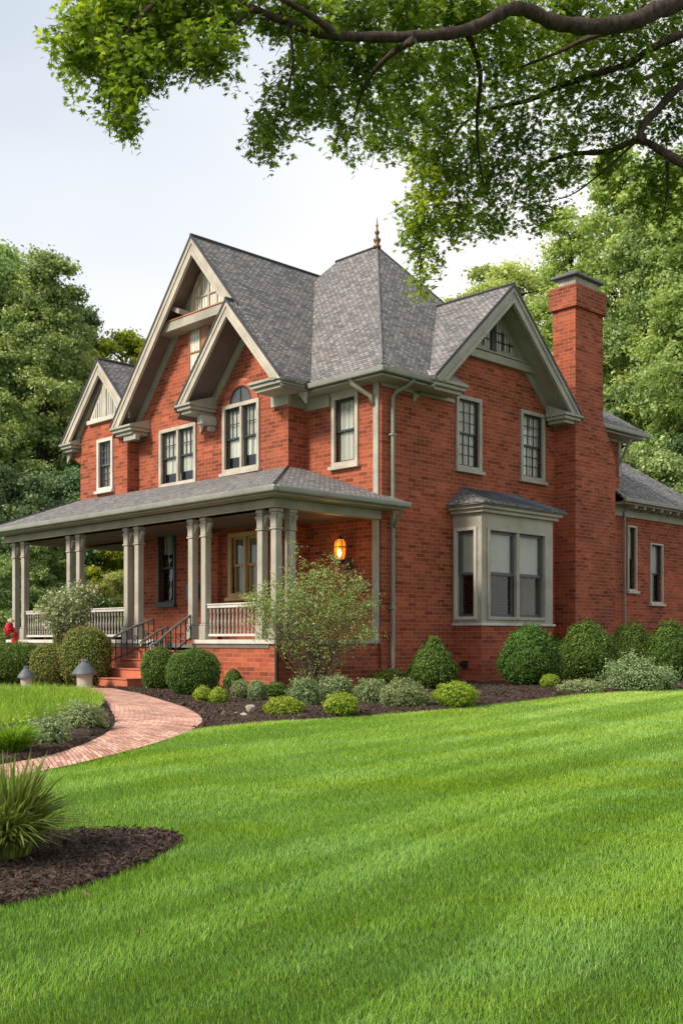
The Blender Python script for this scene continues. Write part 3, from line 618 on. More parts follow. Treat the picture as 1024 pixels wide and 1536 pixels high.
# left gable over section C
w = MB(); T_ = tri(9.1, 8.27, 1.05, 6.3, .18, YC0, YC1); w.add([PX(a, b, DCc) for a, b in T_], [tuple(range(len(T_)))]); w.build('wall', 'brick', house)
gable(PX, 9.1, 8.27, 1.05, 7.97, 11.0, 1.09, DCc, -3, bw=.24, zfl=6.25)
kneeler(PX, 11.0, 6.27, -.04, .62, .55, 1.16, inward=-1)
m_ = MB(); m_.prism(PX, [(10.4, 6.05), (10.9, 6.05), (10.7, 5.88), (10.4, 5.72)], .6, .86); m_.build('corbel', 'brick', house)
m_ = MB(); m_.pbox(PX, 8.3, 9.9, 6.68, 6.78, DCc + .002, DCc + .10); m_.prism(PX, [(8.35, 6.78), (9.85, 6.78), (9.1, 7.78)], DCc + .002, DCc + .04); pw = m_.build('gable_window', 'white', house)
m_ = MB(); m_.prism(PX, [(9.2, 6.83), (9.72, 6.83), (9.2, 7.5)], DCc + .041, DCc + .046); m_.prism(PX, [(8.46, 6.83), (8.98, 6.83), (8.98, 7.5)], DCc + .041, DCc + .046); m_.build('pane', 'curtaindim', pw)
m_ = MB(); m_.pbox(PX, 9.0, 9.18, 6.78, 7.66, DCc + .041, DCc + .07); m_.pbox(PX, 9.44, 9.48, 6.8, 7.2, DCc + .047, DCc + .06); m_.pbox(PX, 8.72, 8.76, 6.8, 7.2, DCc + .047, DCc + .06); m_.build('mullion', 'trim', pw)
# right cross gable (side)
w = MB(); T_ = tri(3.66, 9.0, .93, 6.43, .2, .2, 7.0); w.add([PY(a, b, 0) for a, b in T_], [tuple(range(len(T_)))]); w.build('wall', 'brick', house)
gable(PY, 3.66, 9.0, .93, .95, 6.45, .62, 0, -3.0, fasc='trimgrey', soff='trimgrey', frieze='trimgrey', bw=.26, zfl=6.43)
kneeler(PY, 6.45, 6.42, -.05, .75, .08, .66, inward=-1)
kneeler(PY, .95, 6.45, -.02, 1.1, .25, .6, inward=1)
m_ = MB(); m_.pbox(PY, 2.42, 5.32, 7.33, 7.52, .002, .13); m_.pbox(PY, 2.40, 5.34, 7.521, 7.56, .002, .17); cb2 = m_.build('collar_beam', 'trimgrey', house, .01)
m_ = MB(); m_.prism(PY, [(2.45, 7.561), (4.87, 7.561), (3.66, 8.68)], .002, .04); pn2 = m_.build('pediment', 'trimgrey', house)
m_ = MB(); m_.prism(PY, [(2.82, 7.68), (3.56, 7.68), (3.56, 8.30), (3.34, 8.13)], .041, .045); m_.prism(PY, [(3.76, 7.68), (4.5, 7.68), (3.98, 8.13), (3.76, 8.3)], .041, .045); m_.build('pane', 'curtaindim', pn2)
m_ = MB(); m_.pbox(PY, 3.57, 3.75, 7.6, 8.5, .041, .09)
for x, t_ in ((3.05, 7.9), (3.3, 8.1), (4.02, 8.1), (4.27, 7.9)): m_.pbox(PY, x - .015, x + .015, 7.68, t_, .046, .07)
for x0, x1, z in ((2.9, 3.56, 7.85), (3.76, 4.42, 7.85), (3.2, 3.56, 8.05), (3.76, 4.1, 8.05)): m_.pbox(PY, x0, x1, z - .012, z + .012, .046, .066)
m_.build('pane_bars', 'sash', pn2)
# ------------------------------------------------------------------ porch
PXD = 2.82
m_ = MB(); m_.box(-PXD, -.001, .08, .20, -.2, .88); m_.box(-PXD, -PXD + .14, .2, 2.55, -.2, .88); m_.box(-PXD, -PXD + .14, 4.05, 10.6, -.2, .88); m_.build('porch_base', 'brick', house)
m_ = MB(); m_.box(-PXD - .02, -DB, .24, 10.7, .80, .90); m_.box(-DB, 4.5, 8.41, 10.7, .8, .9); m_.build('porch_floor', 'floor', house)
m_ = MB(); m_.box(-PXD - .05, -PXD + .22, .04, 2.6, .881, .965); m_.box(-PXD - .05, -PXD + .22, 4.0, 10.7, .881, .965); m_.build('porch_ledge', 'white', house, .01)
m_ = MB(); m_.box(-PXD + .22, -.002, .04, .27, .881, .96); m_.build('porch_ledge', 'stone', house, .01)
m_ = MB(); m_.box(-PXD - .012, -PXD + .03, .02, .079, 0, .86); m_.build('corner_drain', 'iron', house)
# roof over the porch
PE, PZ, PT = -3.3, 3.80, 4.74
pr_ = MB()
pr_.slab([(PE, EV, PZ), (PE, 11.0, PZ), (-.86, 10.38, PT), (-.56, 2.28, PT)], .06)
pr_.slab([(PE, EV, PZ), (.25, EV, PZ), (.25, -.002, PZ + .155), (-.002, -.002, PZ + .155), (-.002, 2.28, PT), (-.56, 2.28, PT)], .06)
pr_.slab([(PE, 11.0, PZ), (-.86, 10.38, PT), (4.5, 10.38, PT), (4.5, 11.0, PZ)], .06)
prf = pr_.build('porch_roof', 'shingle', house)
for a_, b_ in (((PE, EV, PZ + .01), (-.56, 2.28, PT + .01)), ((PE, 11.0, PZ + .01), (-.86, 10.38, PT + .01))): m_ = MB(); m_.tube([a_, b_], .025, 6); m_.build('hip_cap', 'edge', prf)
m_ = MB(); m_.box(PE - .11, PE - .001, EV - .11, 11.1, PZ - .14, PZ - .02); m_.box(PE, .32, EV - .11, EV - .001, PZ - .14, PZ - .02); m_.build('gutter', 'gutter', house, .03)
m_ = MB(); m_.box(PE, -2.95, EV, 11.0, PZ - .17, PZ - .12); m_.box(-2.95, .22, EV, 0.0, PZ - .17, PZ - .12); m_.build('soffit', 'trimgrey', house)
m_ = MB(); m_.box(-2.9, -2.62, .0, 10.75, 3.45, PZ - .171); m_.box(-2.62, -.002, .0, .2, 3.45, PZ - .171); m_.box(-2.93, -2.59, -.03, 10.78, 3.45, 3.49)
m_.box(-2.62, 4.4, 10.5, 10.7, 3.45, PZ - .171); m_.build('porch_beam', 'fascia', house, .008)
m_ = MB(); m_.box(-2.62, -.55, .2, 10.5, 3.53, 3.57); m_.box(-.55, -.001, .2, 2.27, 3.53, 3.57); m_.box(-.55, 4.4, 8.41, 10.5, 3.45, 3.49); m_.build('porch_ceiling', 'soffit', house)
def column(x, y, z0=.965, wd=.085):
    m_ = MB(); c = wd
    m_.box(x - c * 1.25, x + c * 1.25, y - c * 1.25, y + c * 1.25, z0, z0 + .28); m_.box(x - c * 1.1, x + c * 1.1, y - c * 1.1, y + c * 1.1, z0 + .281, z0 + .32)
    m_.box(x - c * .9, x + c * .9, y - c * .9, y + c * .9, z0 + .321, 3.05)
    o = m_.build('porch_column', 'fascia', house, .014)
    m_ = MB(); m_.box(x - c * 1.15, x + c * 1.15, y - c * 1.15, y + c * 1.15, 3.05, 3.09); m_.box(x - c * .98, x + c * .98, y - c * .98, y + c * .98, 3.091, 3.33); m_.box(x - c * 1.15, x + c * 1.15, y - c * 1.15, y + c * 1.15, 3.38, 3.449); m_.box(x - c * .97, x + c * .97, y - c * .97, y + c * .97, 3.331, 3.379)
    m_.build('capital', 'fascia', o, .012)
    m_ = MB()
    for sg in (-1, 1):
        pts = [(y + sg * c * .99, 3.12), (y + sg * c * .99, 3.33)] + [(y + sg * (c * .99 + .11), 3.33)] + [(y + sg * (c * .99 + .03), 3.2)]
        m_.prism(lambda s, z, d: (d, s, z), pts, x - .035, x + .035)
    m_.build('bracket', 'fascia', o)
    return o
for y in (.52, 2.30, 2.74, 4.72, 5.14, 7.18, 7.62, 9.86, 10.34): column(-2.76, y)
column(-2.76, .12); column(-2.40, .12)
def railing(y0, y1):
    x = -2.76; m_ = MB(); m_.box(x - .045, x + .045, y0, y1, 1.60, 1.66); m_.box(x - .06, x + .06, y0, y1, 1.661, 1.69); m_.box(x - .03, x + .03, y0, y1, 1.03, 1.08)
    o = m_.build('railing', 'white', house, .006); nb = int((y1 - y0) / .115); me = None
    for i in range(nb):
        y = y0 + (i + .5) * (y1 - y0) / nb
        if me is None:
            b = MB(); b.lathe((0, 0, 0), [(.02, 1.081), (.02, 1.16), (.011, 1.18), (.02, 1.26), (.024, 1.32), (.014, 1.42), (.011, 1.48), (.02, 1.5), (.02, 1.599)], 8); ob = b.build('baluster', 'baluster', o, smooth=False); me = ob.data
        else: ob = bpy.data.objects.new('baluster', me); COL.objects.link(ob); ob.parent = o
        ob.location = (x, y, 0)
for a, b in ((.64, 2.2), (5.24, 7.08), (7.74, 9.74)): railing(a, b)
# side railing between corner and wall is hidden by the shrub but present
# steps
m_ = MB()
for i in range(4):
    m_.box(-PXD - .40 * (4 - i) - .02, -PXD - .40 * (3 - i) if i < 3 else -PXD, 2.6, 4.02, -.1, .18 * (i + 1) + .0)
st = m_.build('steps', 'step', house, .012)
m_ = MB()
for i in range(4): m_.box(-PXD - .40 * (4 - i) - .045, -PXD - .40 * (3 - i) - .03 if i < 3 else -PXD - .01, 2.585, 4.035, .18 * (i + 1) + .001, .18 * (i + 1) + .022)
m_.build('tread', 'step', st, .006)
m_ = MB(); m_.box(-4.12, -4.0, 4.06, 4.18, 0, .88); m_.box(-4.14, -3.98, 4.04, 4.20, .881, .93); m_.build('newel_post', 'white', house, .01)
def handrail(y, x0, z0, x1, z1, name='handrail'):
    m_ = MB(); pts = []
    for i in range(9):
        t = i / 8; pts.append((x0 + (x1 - x0) * t, y, z0 + (z1 - z0) * t + .03 * math.sin(t * math.pi)))
    m_.tube([(x0 - .1, y, z0 - .12), (x0 - .12, y, z0 - .04), (x0 - .06, y, z0)] + pts, .026, 8)
    o = m_.build(name, 'ironpatina', house, smooth=True); m_ = MB(); nb = max(4, int(abs(x1 - x0) / .12))
    m_.tube([(x0, y, z0 - .46), (x1, y, z1 - .46)], .014, 6)
    for i in range(nb + 1):
        t = i / nb; m_.tube([(x0 + (x1 - x0) * t, y, z0 + (z1 - z0) * t - .52), (x0 + (x1 - x0) * t, y, z0 + (z1 - z0) * t)], .014 if i % 3 else .018, 6)
        if i < nb and i % 2 == 0:   # scrolls
            cxx = x0 + (x1 - x0) * (t + .5 / nb); czz = z0 + (z1 - z0) * (t + .5 / nb) - .24
            m_.tube([(cxx + .045 * math.cos(a_ * .7) * (1 - a_ / 14), y, czz + .09 * math.sin(a_ * .7) * (1 - a_ / 14)) for a_ in range(11)], .008, 5)
    m_.build('iron_bars', 'iron', o)
handrail(2.66, -3.74, .88, -2.88, 1.46); handrail(3.98, -3.95, .98, -2.88, 1.40); handrail(3.45, -3.45, .95, -2.88, 1.24)
# wall lantern
lx, ly, lz = -.28, .93, 2.62
m_ = MB(); m_.box(-.03, -.002, ly + .16, ly + .36, 2.62, 2.98); m_.box(-.03, -.002, ly - .05, ly + .05, 2.42, 2.72); m_.tube([(-.02, ly, 2.48), (-.16, ly, 2.40), (lx, ly, 2.44), (lx, ly, 2.62)], .02, 8); m_.lathe((lx, ly, 2.56), [(.03, 0), (.09, .04), (.11, .07), (.11, .09)], 10); lam = m_.build('lantern', 'iron', house)
m_ = MB(); m_.lathe((lx, ly, 2.65), [(.085, 0), (.115, .10), (.125, .26), (.115, .36), (.075, .43), (.03, .45)], 10)
me_ = M['amber']
m_.build('lamp_glass', 'amber', lam)
m_ = MB()
for i in range(6):
    a_ = i * math.pi / 3; m_.tube([(lx + r_ * math.cos(a_), ly + r_ * math.sin(a_), 2.65 + z_) for r_, z_ in ((.09, 0), (.12, .10), (.13, .26), (.12, .36), (.08, .43), (.015, .49))], .009, 5)
m_.lathe((lx, ly, 2.90), [(.131, 0), (.136, .012), (.131, .024)], 12); m_.lathe((lx, ly, 3.08), [(.09, 0), (.04, .05), (.012, .07), (.012, .12)], 10); m_.lathe((lx, ly, 2.63), [(.10, 0), (.10, .025)], 10); m_.build('lamp_cage', 'iron', lam)
m_ = MB(); m_.lathe((lx - .09, ly - .07, 2.70), [(.0, 0), (.03, .03), (.042, .08), (.03, .13), (0, .16)], 10); m_.build('bulb', 'bulb', lam, smooth=True)
ld = bpy.data.lights.new('lantern_light', 'POINT'); ld.energy = 6.5; ld.color = (1, .45, .12); ld.shadow_soft_size = .12; lo_ = bpy.data.objects.new('lantern_light', ld); COL.objects.link(lo_); lo_.parent = house; lo_.location = (lx - .28, ly, 2.9)
# ================================================================== GROUND
def sheet(name, poly, dz, mat, grid=None, **kw):
    pass
xs = np.concatenate([np.linspace(-220, -14, 12), np.linspace(-12, 14, 66), np.linspace(18, 220, 12)]); ys = np.concatenate([np.linspace(-60, 0, 6), np.linspace(1, 34, 60), np.linspace(40, 320, 14)])
XX, YY = np.meshgrid(xs, ys); V = np.stack([XX, YY, gz(YY)], -1).reshape(-1, 3); nx, ny = len(xs), len(ys)
ii, jj = np.meshgrid(np.arange(nx - 1), np.arange(ny - 1)); a = (jj * nx + ii).ravel(); Fq = np.stack([a, a + 1, a + nx + 1, a + nx], 1)
gr = link('ground', np_mesh('ground', V, Fq, smooth=True), 'lawn'); tag(gr, 'mown green lawn ground around the house', None, kind='structure')
def polysheet(name, pts, dz, mat, res=.22, bumpy=.012, crown=0.0):
    """ground-following sheet inside a polygon (world xy), gently raised"""
    P = np.array([(p[0], p[1]) for p in pts]); lo, hi = P.min(0), P.max(0)
    import bmesh
    bm = bmesh.new(); vs = [bm.verts.new((p[0], p[1], 0)) for p in P]; f = bm.faces.new(vs); bmesh.ops.triangulate(bm, faces=[f])
    for ax in (0, 1):
        c = lo[ax] + res
        while c < hi[ax]:
            no = (1, 0, 0) if ax == 0 else (0, 1, 0); co = (c, 0, 0) if ax == 0 else (0, c, 0)
            bmesh.ops.bisect_plane(bm, geom=bm.verts[:] + bm.edges[:] + bm.faces[:], plane_co=co, plane_no=no)
            c += res * (1 if (hi[ax] - lo[ax]) < 8 else 2.2)
    bd = {v for e in bm.edges if e.is_boundary for v in e.verts}
    for v in bm.verts:
        z = float(gz(v.co.y)); r_ = random.random()
        v.co.z = z + dz if v in bd else z + dz + crown + bumpy * (1 + 2 * r_ * .8)
    me = bpy.data.meshes.new(name); bm.to_mesh(me); bm.free(); auto_uv(me); me.polygons.foreach_set('use_smooth', [True] * len(me.polygons))
    o = link(name, me, mat); return o
gp = lambda L: [g(u, v) for u, v in L]
# path strip
inner = [(-320, 1205), (-150, 1174), (12, 1147), (60, 1138), (101, 1127), (148, 1108), (171, 1090), (169, 1072), (157, 1054), (132, 1044), (100, 1040.5), (50, 1039), (-60, 1038), (-260, 1037)]
outer = [(-320, 1235), (-150, 1203), (20, 1168), (75, 1156), (117, 1147), (200, 1126), (270, 1104), (303, 1084), (285, 1066), (238, 1050), (196, 1039), (150, 1032.3), (50, 1031.6), (-260, 1030.5)]
def resample(pts, n):
    P = smooth([(p[0], p[1]) for p in gp(pts)], 10); L = [0]
    for i in range(1, len(P)): L.append(L[-1] + (P[i] - P[i - 1]).length)
    return P
I_, O_ = resample(inner, 0), resample(outer, 0)
nP = min(len(I_), len(O_)); W = 13; vs = []; uvs = []; s_acc = 0; prev = None
for i in range(nP):
    mid = (I_[i] + O_[i]) / 2
    if prev is not None: s_acc += (mid - prev).length
    prev = mid; wd = (I_[i] - O_[i]).length
    for k in range(W):
        p = O_[i].lerp(I_[i], k / (W - 1)); vs.append((p.x, p.y, float(gz(p.y)) + .014 + .012 * math.sin(math.pi * k / (W - 1)))); uvs.append((wd * (k / (W - 1) - .5), s_acc))
fs = [(i * W + k, i * W + k + 1, (i + 1) * W + k + 1, (i + 1) * W + k) for i in range(nP - 1) for k in range(W - 1)]
me = bpy.data.meshes.new('brick_path'); me.from_pydata(vs, [], fs); me.update(); uv = me.uv_layers.new(name='UVMap')
for l in me.loops: uv.data[l.index].uv = uvs[l.vertex_index]
pt = link('path', me, 'path'); tag(pt, 'curved pink brick path leading round the bed to the porch steps', None, kind='structure')
path_poly = [(p.x, p.y) for p in O_] + [(p.x, p.y) for p in reversed(I_)]
# soldier-course kerb bricks on the outer edge
m_ = MB(); 
lawn_edge = [(289, 1097), (320, 1092), (400, 1084), (500, 1078.5), (600, 1071), (700, 1063), (800, 1051.5), (870, 1043), (950, 1038.5), (1024, 1036), (1120, 1034.5), (1300, 1034)]
pe = [(p.x, p.y) for p in O_]; i0 = min(range(len(pe)), key=lambda i: math.hypot(pe[i][0] - g(289, 1097)[0], pe[i][1] - g(289, 1097)[1]))
le = [(p.x, p.y) for p in smooth([(p[0], p[1]) for p in gp(lawn_edge)], 6)]
main_bed = list(reversed(le)) + pe[i0 + 1:] + [(-12, 27), (-8, 31), (0, 36), (14, 40), (26, 40), (26, 26)]
mbd = polysheet('mulch_bed', main_bed, .006, 'mulch', .3, .02); tag(mbd, 'dark bark mulch bed along the house wall', None, kind='structure')
isl = [(p.x, p.y) for p in I_]
ib = polysheet('island_bed', isl, .006, 'mulch', .3, .02, .02); tag(ib, 'dark mulch bed inside the curve of the path', None, kind='structure')
fbp = [(-420, 1262), (-200, 1255), (0, 1252), (90, 1251), (156, 1250), (235, 1251), (272, 1262), (250, 1281), (195, 1307), (117, 1335), (0, 1364), (-200, 1400), (-420, 1430)]
fb = [(p.x, p.y) for p in smooth([(p[0], p[1]) for p in gp(fbp)], 6, True)]
fbo = polysheet('foreground_bed', fb, .006, 'mulch', .08, .012, .01); tag(fbo, 'dark mulch bed in the near lawn around the grass clump', None, kind='structure')
# bark chips
CH = np.array([(-.5, -.16, 0), (.5, -.1, .05), (.42, .15, 0), (-.45, .13, .06)]); CHF = np.array([(0, 1, 2, 3)])
def chips(name, poly, n, size, label, bias=None):
    P = np.array(poly); lo, hi = P.min(0), P.max(0); hi = np.minimum(hi, [12, 23.5]); lo = np.maximum(lo, [-12, 3])
    c = rng.uniform(lo, hi, (n, 2)); c = c[inpoly(c[:, 0], c[:, 1], poly)]
    inh = (((c[:, 0] - HX) * HB[0] + (c[:, 1] - HY) * HB[1]) > -2.8) & (((c[:, 0] - HX) * HA[0] + (c[:, 1] - HY) * HA[1]) > 0)
    c = c[~inh]; m = len(c)
    C = np.column_stack([c, gz(c[:, 1]) + rng.uniform(.022, .05, m)]); N = rng.normal(size=(m, 3)) * .55 + [0, 0, 1]
    V, Fa = scatter(CH, CHF, C, N, size * rng.uniform(.4, 1.3, m)); v = rng.beta(1.3, 2.2, m)
    o = link(name, np_mesh(name, V, Fa, v), 'chip'); tag(o, label, 'mulch', kind='stuff'); return o
chips('mulch_chips', fb, 30000, .035, 'shredded bark chips scattered over the near bed by the lawn')
chips('mulch_chips', main_bed, 70000, .06, 'shredded bark chips covering the bed below the house wall')
chips('mulch_chips', isl, 14000, .05, 'shredded bark chips in the bed enclosed by the brick path')
# lawn blades
def blades(P, H, Wd, lean, v, seg=3, leandir=None, dr=.25):
    n = len(P); th = rng.uniform(0, 2 * np.pi, n); ax = np.stack([np.cos(th), np.sin(th), np.zeros(n)], 1)
    if leandir is None: ph = rng.uniform(0, 2 * np.pi, n)
    else: ph = leandir
    ld_ = np.stack([np.cos(ph), np.sin(ph), np.zeros(n)], 1); rows = []
    for i in range(seg):
        t = i / seg; c = P + np.array([0, 0, 1.0]) * (H * (t - dr * lean * t * t))[:, None] + ld_ * (H * lean * t * t)[:, None]
        w = (Wd * (1 - t * .55))[:, None] * .5; rows += [c - ax * w, c + ax * w]
    tip = P + np.array([0, 0, 1.0]) * (H * (1 - dr * lean))[:, None] + ld_ * (H * lean)[:, None]; rows.append(tip)
    k = 2 * seg + 1; V = np.stack(rows, 1).reshape(-1, 3); T = []
    for i in range(seg - 1): T += [(2 * i, 2 * i + 1, 2 * i + 3), (2 * i, 2 * i + 3, 2 * i + 2)]
    T.append((2 * seg - 2, 2 * seg - 1, 2 * seg)); T = np.array(T)
    Fa = (T[None] + (np.arange(n) * k)[:, None, None]).reshape(-1, 3); return V, Fa, np.repeat(v, len(T))
excl = [path_poly, main_bed, isl, fb]
def lawn():
    D = []; n = 3000000
    d = rng.uniform(3.4, 22, n); keep = rng.uniform(0, 1, n) < np.where(d < 7, .62 + .38 * np.clip((d - 3.5) / 3.5, 0, 1), 1) * (3.4 / d) ** 1.0 * (.42 * d + 1) / (.42 * 8 + 1) * 1.0
    d = d[keep]; x = rng.uniform(-1, 1, len(d)) * (.40 * d + .7)
    ok = np.ones(len(d), bool)
    for p in excl: ok &= ~inpoly(x, d, p)
    x, d = x[ok], d[ok]; n = len(x)
    a_ = R(50); s = x * math.cos(a_) + d * math.sin(a_); t = -x * math.sin(a_) + d * math.cos(a_)
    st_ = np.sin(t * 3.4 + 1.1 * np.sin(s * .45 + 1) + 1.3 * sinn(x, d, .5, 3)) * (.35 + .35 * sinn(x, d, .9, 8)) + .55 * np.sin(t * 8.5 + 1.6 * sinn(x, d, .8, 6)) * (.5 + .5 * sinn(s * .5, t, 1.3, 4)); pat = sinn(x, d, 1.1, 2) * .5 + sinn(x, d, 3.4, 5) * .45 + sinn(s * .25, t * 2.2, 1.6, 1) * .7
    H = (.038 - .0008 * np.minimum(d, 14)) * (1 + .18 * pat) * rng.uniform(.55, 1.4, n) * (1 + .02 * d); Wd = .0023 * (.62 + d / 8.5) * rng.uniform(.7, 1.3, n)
    v = np.clip(.33 + .022 * d + .11 * st_ + .10 * pat + rng.normal(0, .17, n), 0, .97); v[rng.uniform(size=n) < .006] = 1.0  # tone lightens with distance: near lawn's shade put into blade colour
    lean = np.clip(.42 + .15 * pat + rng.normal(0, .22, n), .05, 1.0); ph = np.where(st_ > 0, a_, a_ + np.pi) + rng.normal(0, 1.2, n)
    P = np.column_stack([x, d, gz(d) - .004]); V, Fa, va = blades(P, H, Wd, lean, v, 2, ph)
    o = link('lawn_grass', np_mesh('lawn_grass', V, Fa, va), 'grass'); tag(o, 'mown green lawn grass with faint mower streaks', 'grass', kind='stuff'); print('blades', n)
lawn()
def inside_pts(poly, n):
    P = np.array(poly); lo, hi = P.min(0), P.max(0); c = rng.uniform(lo, hi, (n, 2)); return c[inpoly(c[:, 0], c[:, 1], poly)]
gi = [(p[0], p[1]) for p in gp([(-160, 1112), (0, 1098), (40, 1088), (95, 1080), (150, 1068), (154, 1052), (128, 1044), (60, 1041), (-160, 1041)])]
c = inside_pts(gi, 34000); n = len(c); P = np.column_stack([c, gz(c[:, 1])])
pat = sinn(c[:, 0], c[:, 1], 3, 1)
V, Fa, va = blades(P, .21 * rng.uniform(.5, 1.25, n) * (1 + .2 * pat), .011 * rng.uniform(.7, 1.4, n), np.clip(rng.normal(.45, .25, n), .05, 1), np.clip(.5 + .2 * pat + rng.normal(0, .2, n), 0, 1), 3)
o = link('border_grass', np_mesh('border_grass', V, Fa, va), 'island'); tag(o, 'tall bright green grass filling the bed inside the path curve', 'grass', kind='stuff')
# ================================================================== SHRUBS
def ico_pts(n):
    i = np.arange(n) + .5; ph = np.arccos(1 - 2 * i / n); th = np.pi * (1 + 5 ** .5) * i
    return np.stack([np.cos(th) * np.sin(ph), np.sin(th) * np.sin(ph), np.cos(ph)], 1)
def lump(d, sd, amp):
    return 1 + amp * (np.sin(d[:, 0] * 4 + sd) * np.sin(d[:, 1] * 5 + sd * 1.7) + .6 * np.sin(d[:, 2] * 7 + sd * 2.3 + d[:, 0] * 6) + .5 * np.sin(d[:, 1] * 11 + d[:, 2] * 9 + sd))
def prof(d, shape, sd, amp):
    """unit-size shrub surface: base at z=0, height 1, half width .5"""
    l = lump(d, sd, amp)[:, None]; e = d * np.array([.5, .5, .5]) * l
    if shape == 'round': z = e[:, 2] + .46
    elif shape == 'egg': z = e[:, 2] * 1.0 + .47; s = np.clip(1.22 - .50 * z, .3, 1.2); e[:, :2] *= s[:, None]
    elif shape == 'cone': z = e[:, 2] + .48; s = np.clip(1.36 - .98 * z, .2, 1.2); e[:, :2] *= s[:, None]
    elif shape == 'block': dd = d / ((np.abs(d) ** 2.7).sum(1, keepdims=True) ** (1 / 2.7)); e = dd * .5 * l; z = e[:, 2] + .47
    elif shape == 'mound': z = np.maximum(e[:, 2], -.25) * 1.35 + .33
    e[:, 2] = z; return e
def shrub(name, mat, label, cat, u, v, wpx, hpx, shape='round', n=5200, ls=.035, amp=.035, fuzz=.03, airy=0., depth=None, group=None, corem='core', sink=.03, T=LEAF, TF=LEAF_F, dup_of=None):
    gx, gy, g0 = g(u, v) if depth is None else (lambda D: ((u - 512) * D / F, D, float(gz(D))))(depth)
    w = wpx * gy / F; hh = hpx * gy / F
    root = empty(name, (gx, gy, g0)); tag(root, label, cat, group)
    sd = random.uniform(0, 50); amp = amp * 1.5 + .01; fuzz = fuzz * 1.4 + .015; d = ico_pts(1400); cv = prof(d, shape, sd, amp)
    # core (closed, from an icosphere-like grid)
    nu, nv = 28, 16; th = np.linspace(0, 2 * np.pi, nu, endpoint=False); ph = np.linspace(.02, np.pi - .02, nv)
    TH, PH = np.meshgrid(th, ph); dd = np.stack([np.cos(TH) * np.sin(PH), np.sin(TH) * np.sin(PH), np.cos(PH)], -1).reshape(-1, 3)
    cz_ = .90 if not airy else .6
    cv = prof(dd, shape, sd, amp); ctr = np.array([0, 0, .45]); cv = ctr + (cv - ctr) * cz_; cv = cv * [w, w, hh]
    i_, j_ = np.meshgrid(np.arange(nu), np.arange(nv - 1)); a0 = (j_ * nu + i_).ravel(); a1 = (j_ * nu + (i_ + 1) % nu).ravel(); Fc = np.stack([a0, a1, a1 + nu, a0 + nu], 1)
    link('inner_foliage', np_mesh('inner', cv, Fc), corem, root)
    d = unit(rng.normal(size=(n, 3))); d = d[d[:, 2] > -.85]; n = len(d); s = prof(d, shape, sd, amp)
    rad = 1 - np.abs(rng.normal(0, .05 + airy, n)) + rng.uniform(-fuzz, fuzz, n) * .6 + fuzz * (sinn(d[:, 0] * 9, d[:, 1] * 9 + d[:, 2] * 13, 1.3, sd)) * .8
    stray = rng.uniform(size=n) < .05; rad = rad + stray * np.abs(rng.normal(0, .055, n)) * (d[:, 2] > -.2)
    s = ctr + (s - ctr) * rad[:, None]; ok = s[:, 2] > -.01; s = s[ok]; d = d[ok]; n = len(s)
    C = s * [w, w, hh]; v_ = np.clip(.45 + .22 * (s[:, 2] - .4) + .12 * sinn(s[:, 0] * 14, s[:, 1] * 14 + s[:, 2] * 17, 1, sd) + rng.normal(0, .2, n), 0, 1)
    N = d / np.array([w, w, hh]) * min(w, hh) + rng.normal(0, .55, (n, 3)) + [0, 0, .15]
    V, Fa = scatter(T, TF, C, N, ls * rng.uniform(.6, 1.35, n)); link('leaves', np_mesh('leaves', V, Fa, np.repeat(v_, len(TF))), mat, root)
    return root
gB = 'clipped boxwoods'
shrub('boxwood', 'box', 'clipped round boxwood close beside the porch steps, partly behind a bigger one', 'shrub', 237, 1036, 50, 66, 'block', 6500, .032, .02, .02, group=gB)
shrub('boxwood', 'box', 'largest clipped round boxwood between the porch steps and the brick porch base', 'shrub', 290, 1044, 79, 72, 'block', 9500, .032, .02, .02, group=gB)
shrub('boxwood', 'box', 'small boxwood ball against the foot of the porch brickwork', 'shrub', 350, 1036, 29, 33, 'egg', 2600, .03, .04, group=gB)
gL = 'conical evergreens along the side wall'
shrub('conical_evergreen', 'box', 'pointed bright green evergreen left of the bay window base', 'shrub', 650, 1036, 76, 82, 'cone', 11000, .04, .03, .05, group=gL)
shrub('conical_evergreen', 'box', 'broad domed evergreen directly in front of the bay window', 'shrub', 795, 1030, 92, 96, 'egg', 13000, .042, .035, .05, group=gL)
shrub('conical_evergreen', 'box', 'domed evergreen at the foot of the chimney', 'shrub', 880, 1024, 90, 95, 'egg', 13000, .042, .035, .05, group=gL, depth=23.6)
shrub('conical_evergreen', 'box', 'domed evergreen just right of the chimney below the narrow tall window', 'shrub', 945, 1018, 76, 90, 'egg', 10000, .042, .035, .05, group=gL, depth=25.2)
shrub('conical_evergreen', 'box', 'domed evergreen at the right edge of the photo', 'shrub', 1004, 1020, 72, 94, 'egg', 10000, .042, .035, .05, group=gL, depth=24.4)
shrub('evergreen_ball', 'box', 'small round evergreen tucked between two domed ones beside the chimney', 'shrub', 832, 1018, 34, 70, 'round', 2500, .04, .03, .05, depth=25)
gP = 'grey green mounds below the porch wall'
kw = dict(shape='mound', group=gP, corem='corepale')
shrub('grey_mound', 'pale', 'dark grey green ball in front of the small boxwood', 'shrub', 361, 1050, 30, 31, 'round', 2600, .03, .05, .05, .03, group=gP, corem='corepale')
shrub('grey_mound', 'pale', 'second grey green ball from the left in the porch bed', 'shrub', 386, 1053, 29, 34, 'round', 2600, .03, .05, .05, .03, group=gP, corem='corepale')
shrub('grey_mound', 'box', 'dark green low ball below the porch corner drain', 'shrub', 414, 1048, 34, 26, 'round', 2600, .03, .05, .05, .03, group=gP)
shrub('grey_mound', 'pale', 'loose grey green mound below the stems of the large airy shrub', 'shrub', 456, 1060, 50, 42, 'mound', 5200, .034, .08, .12, .08, group=gP, corem='corepale')
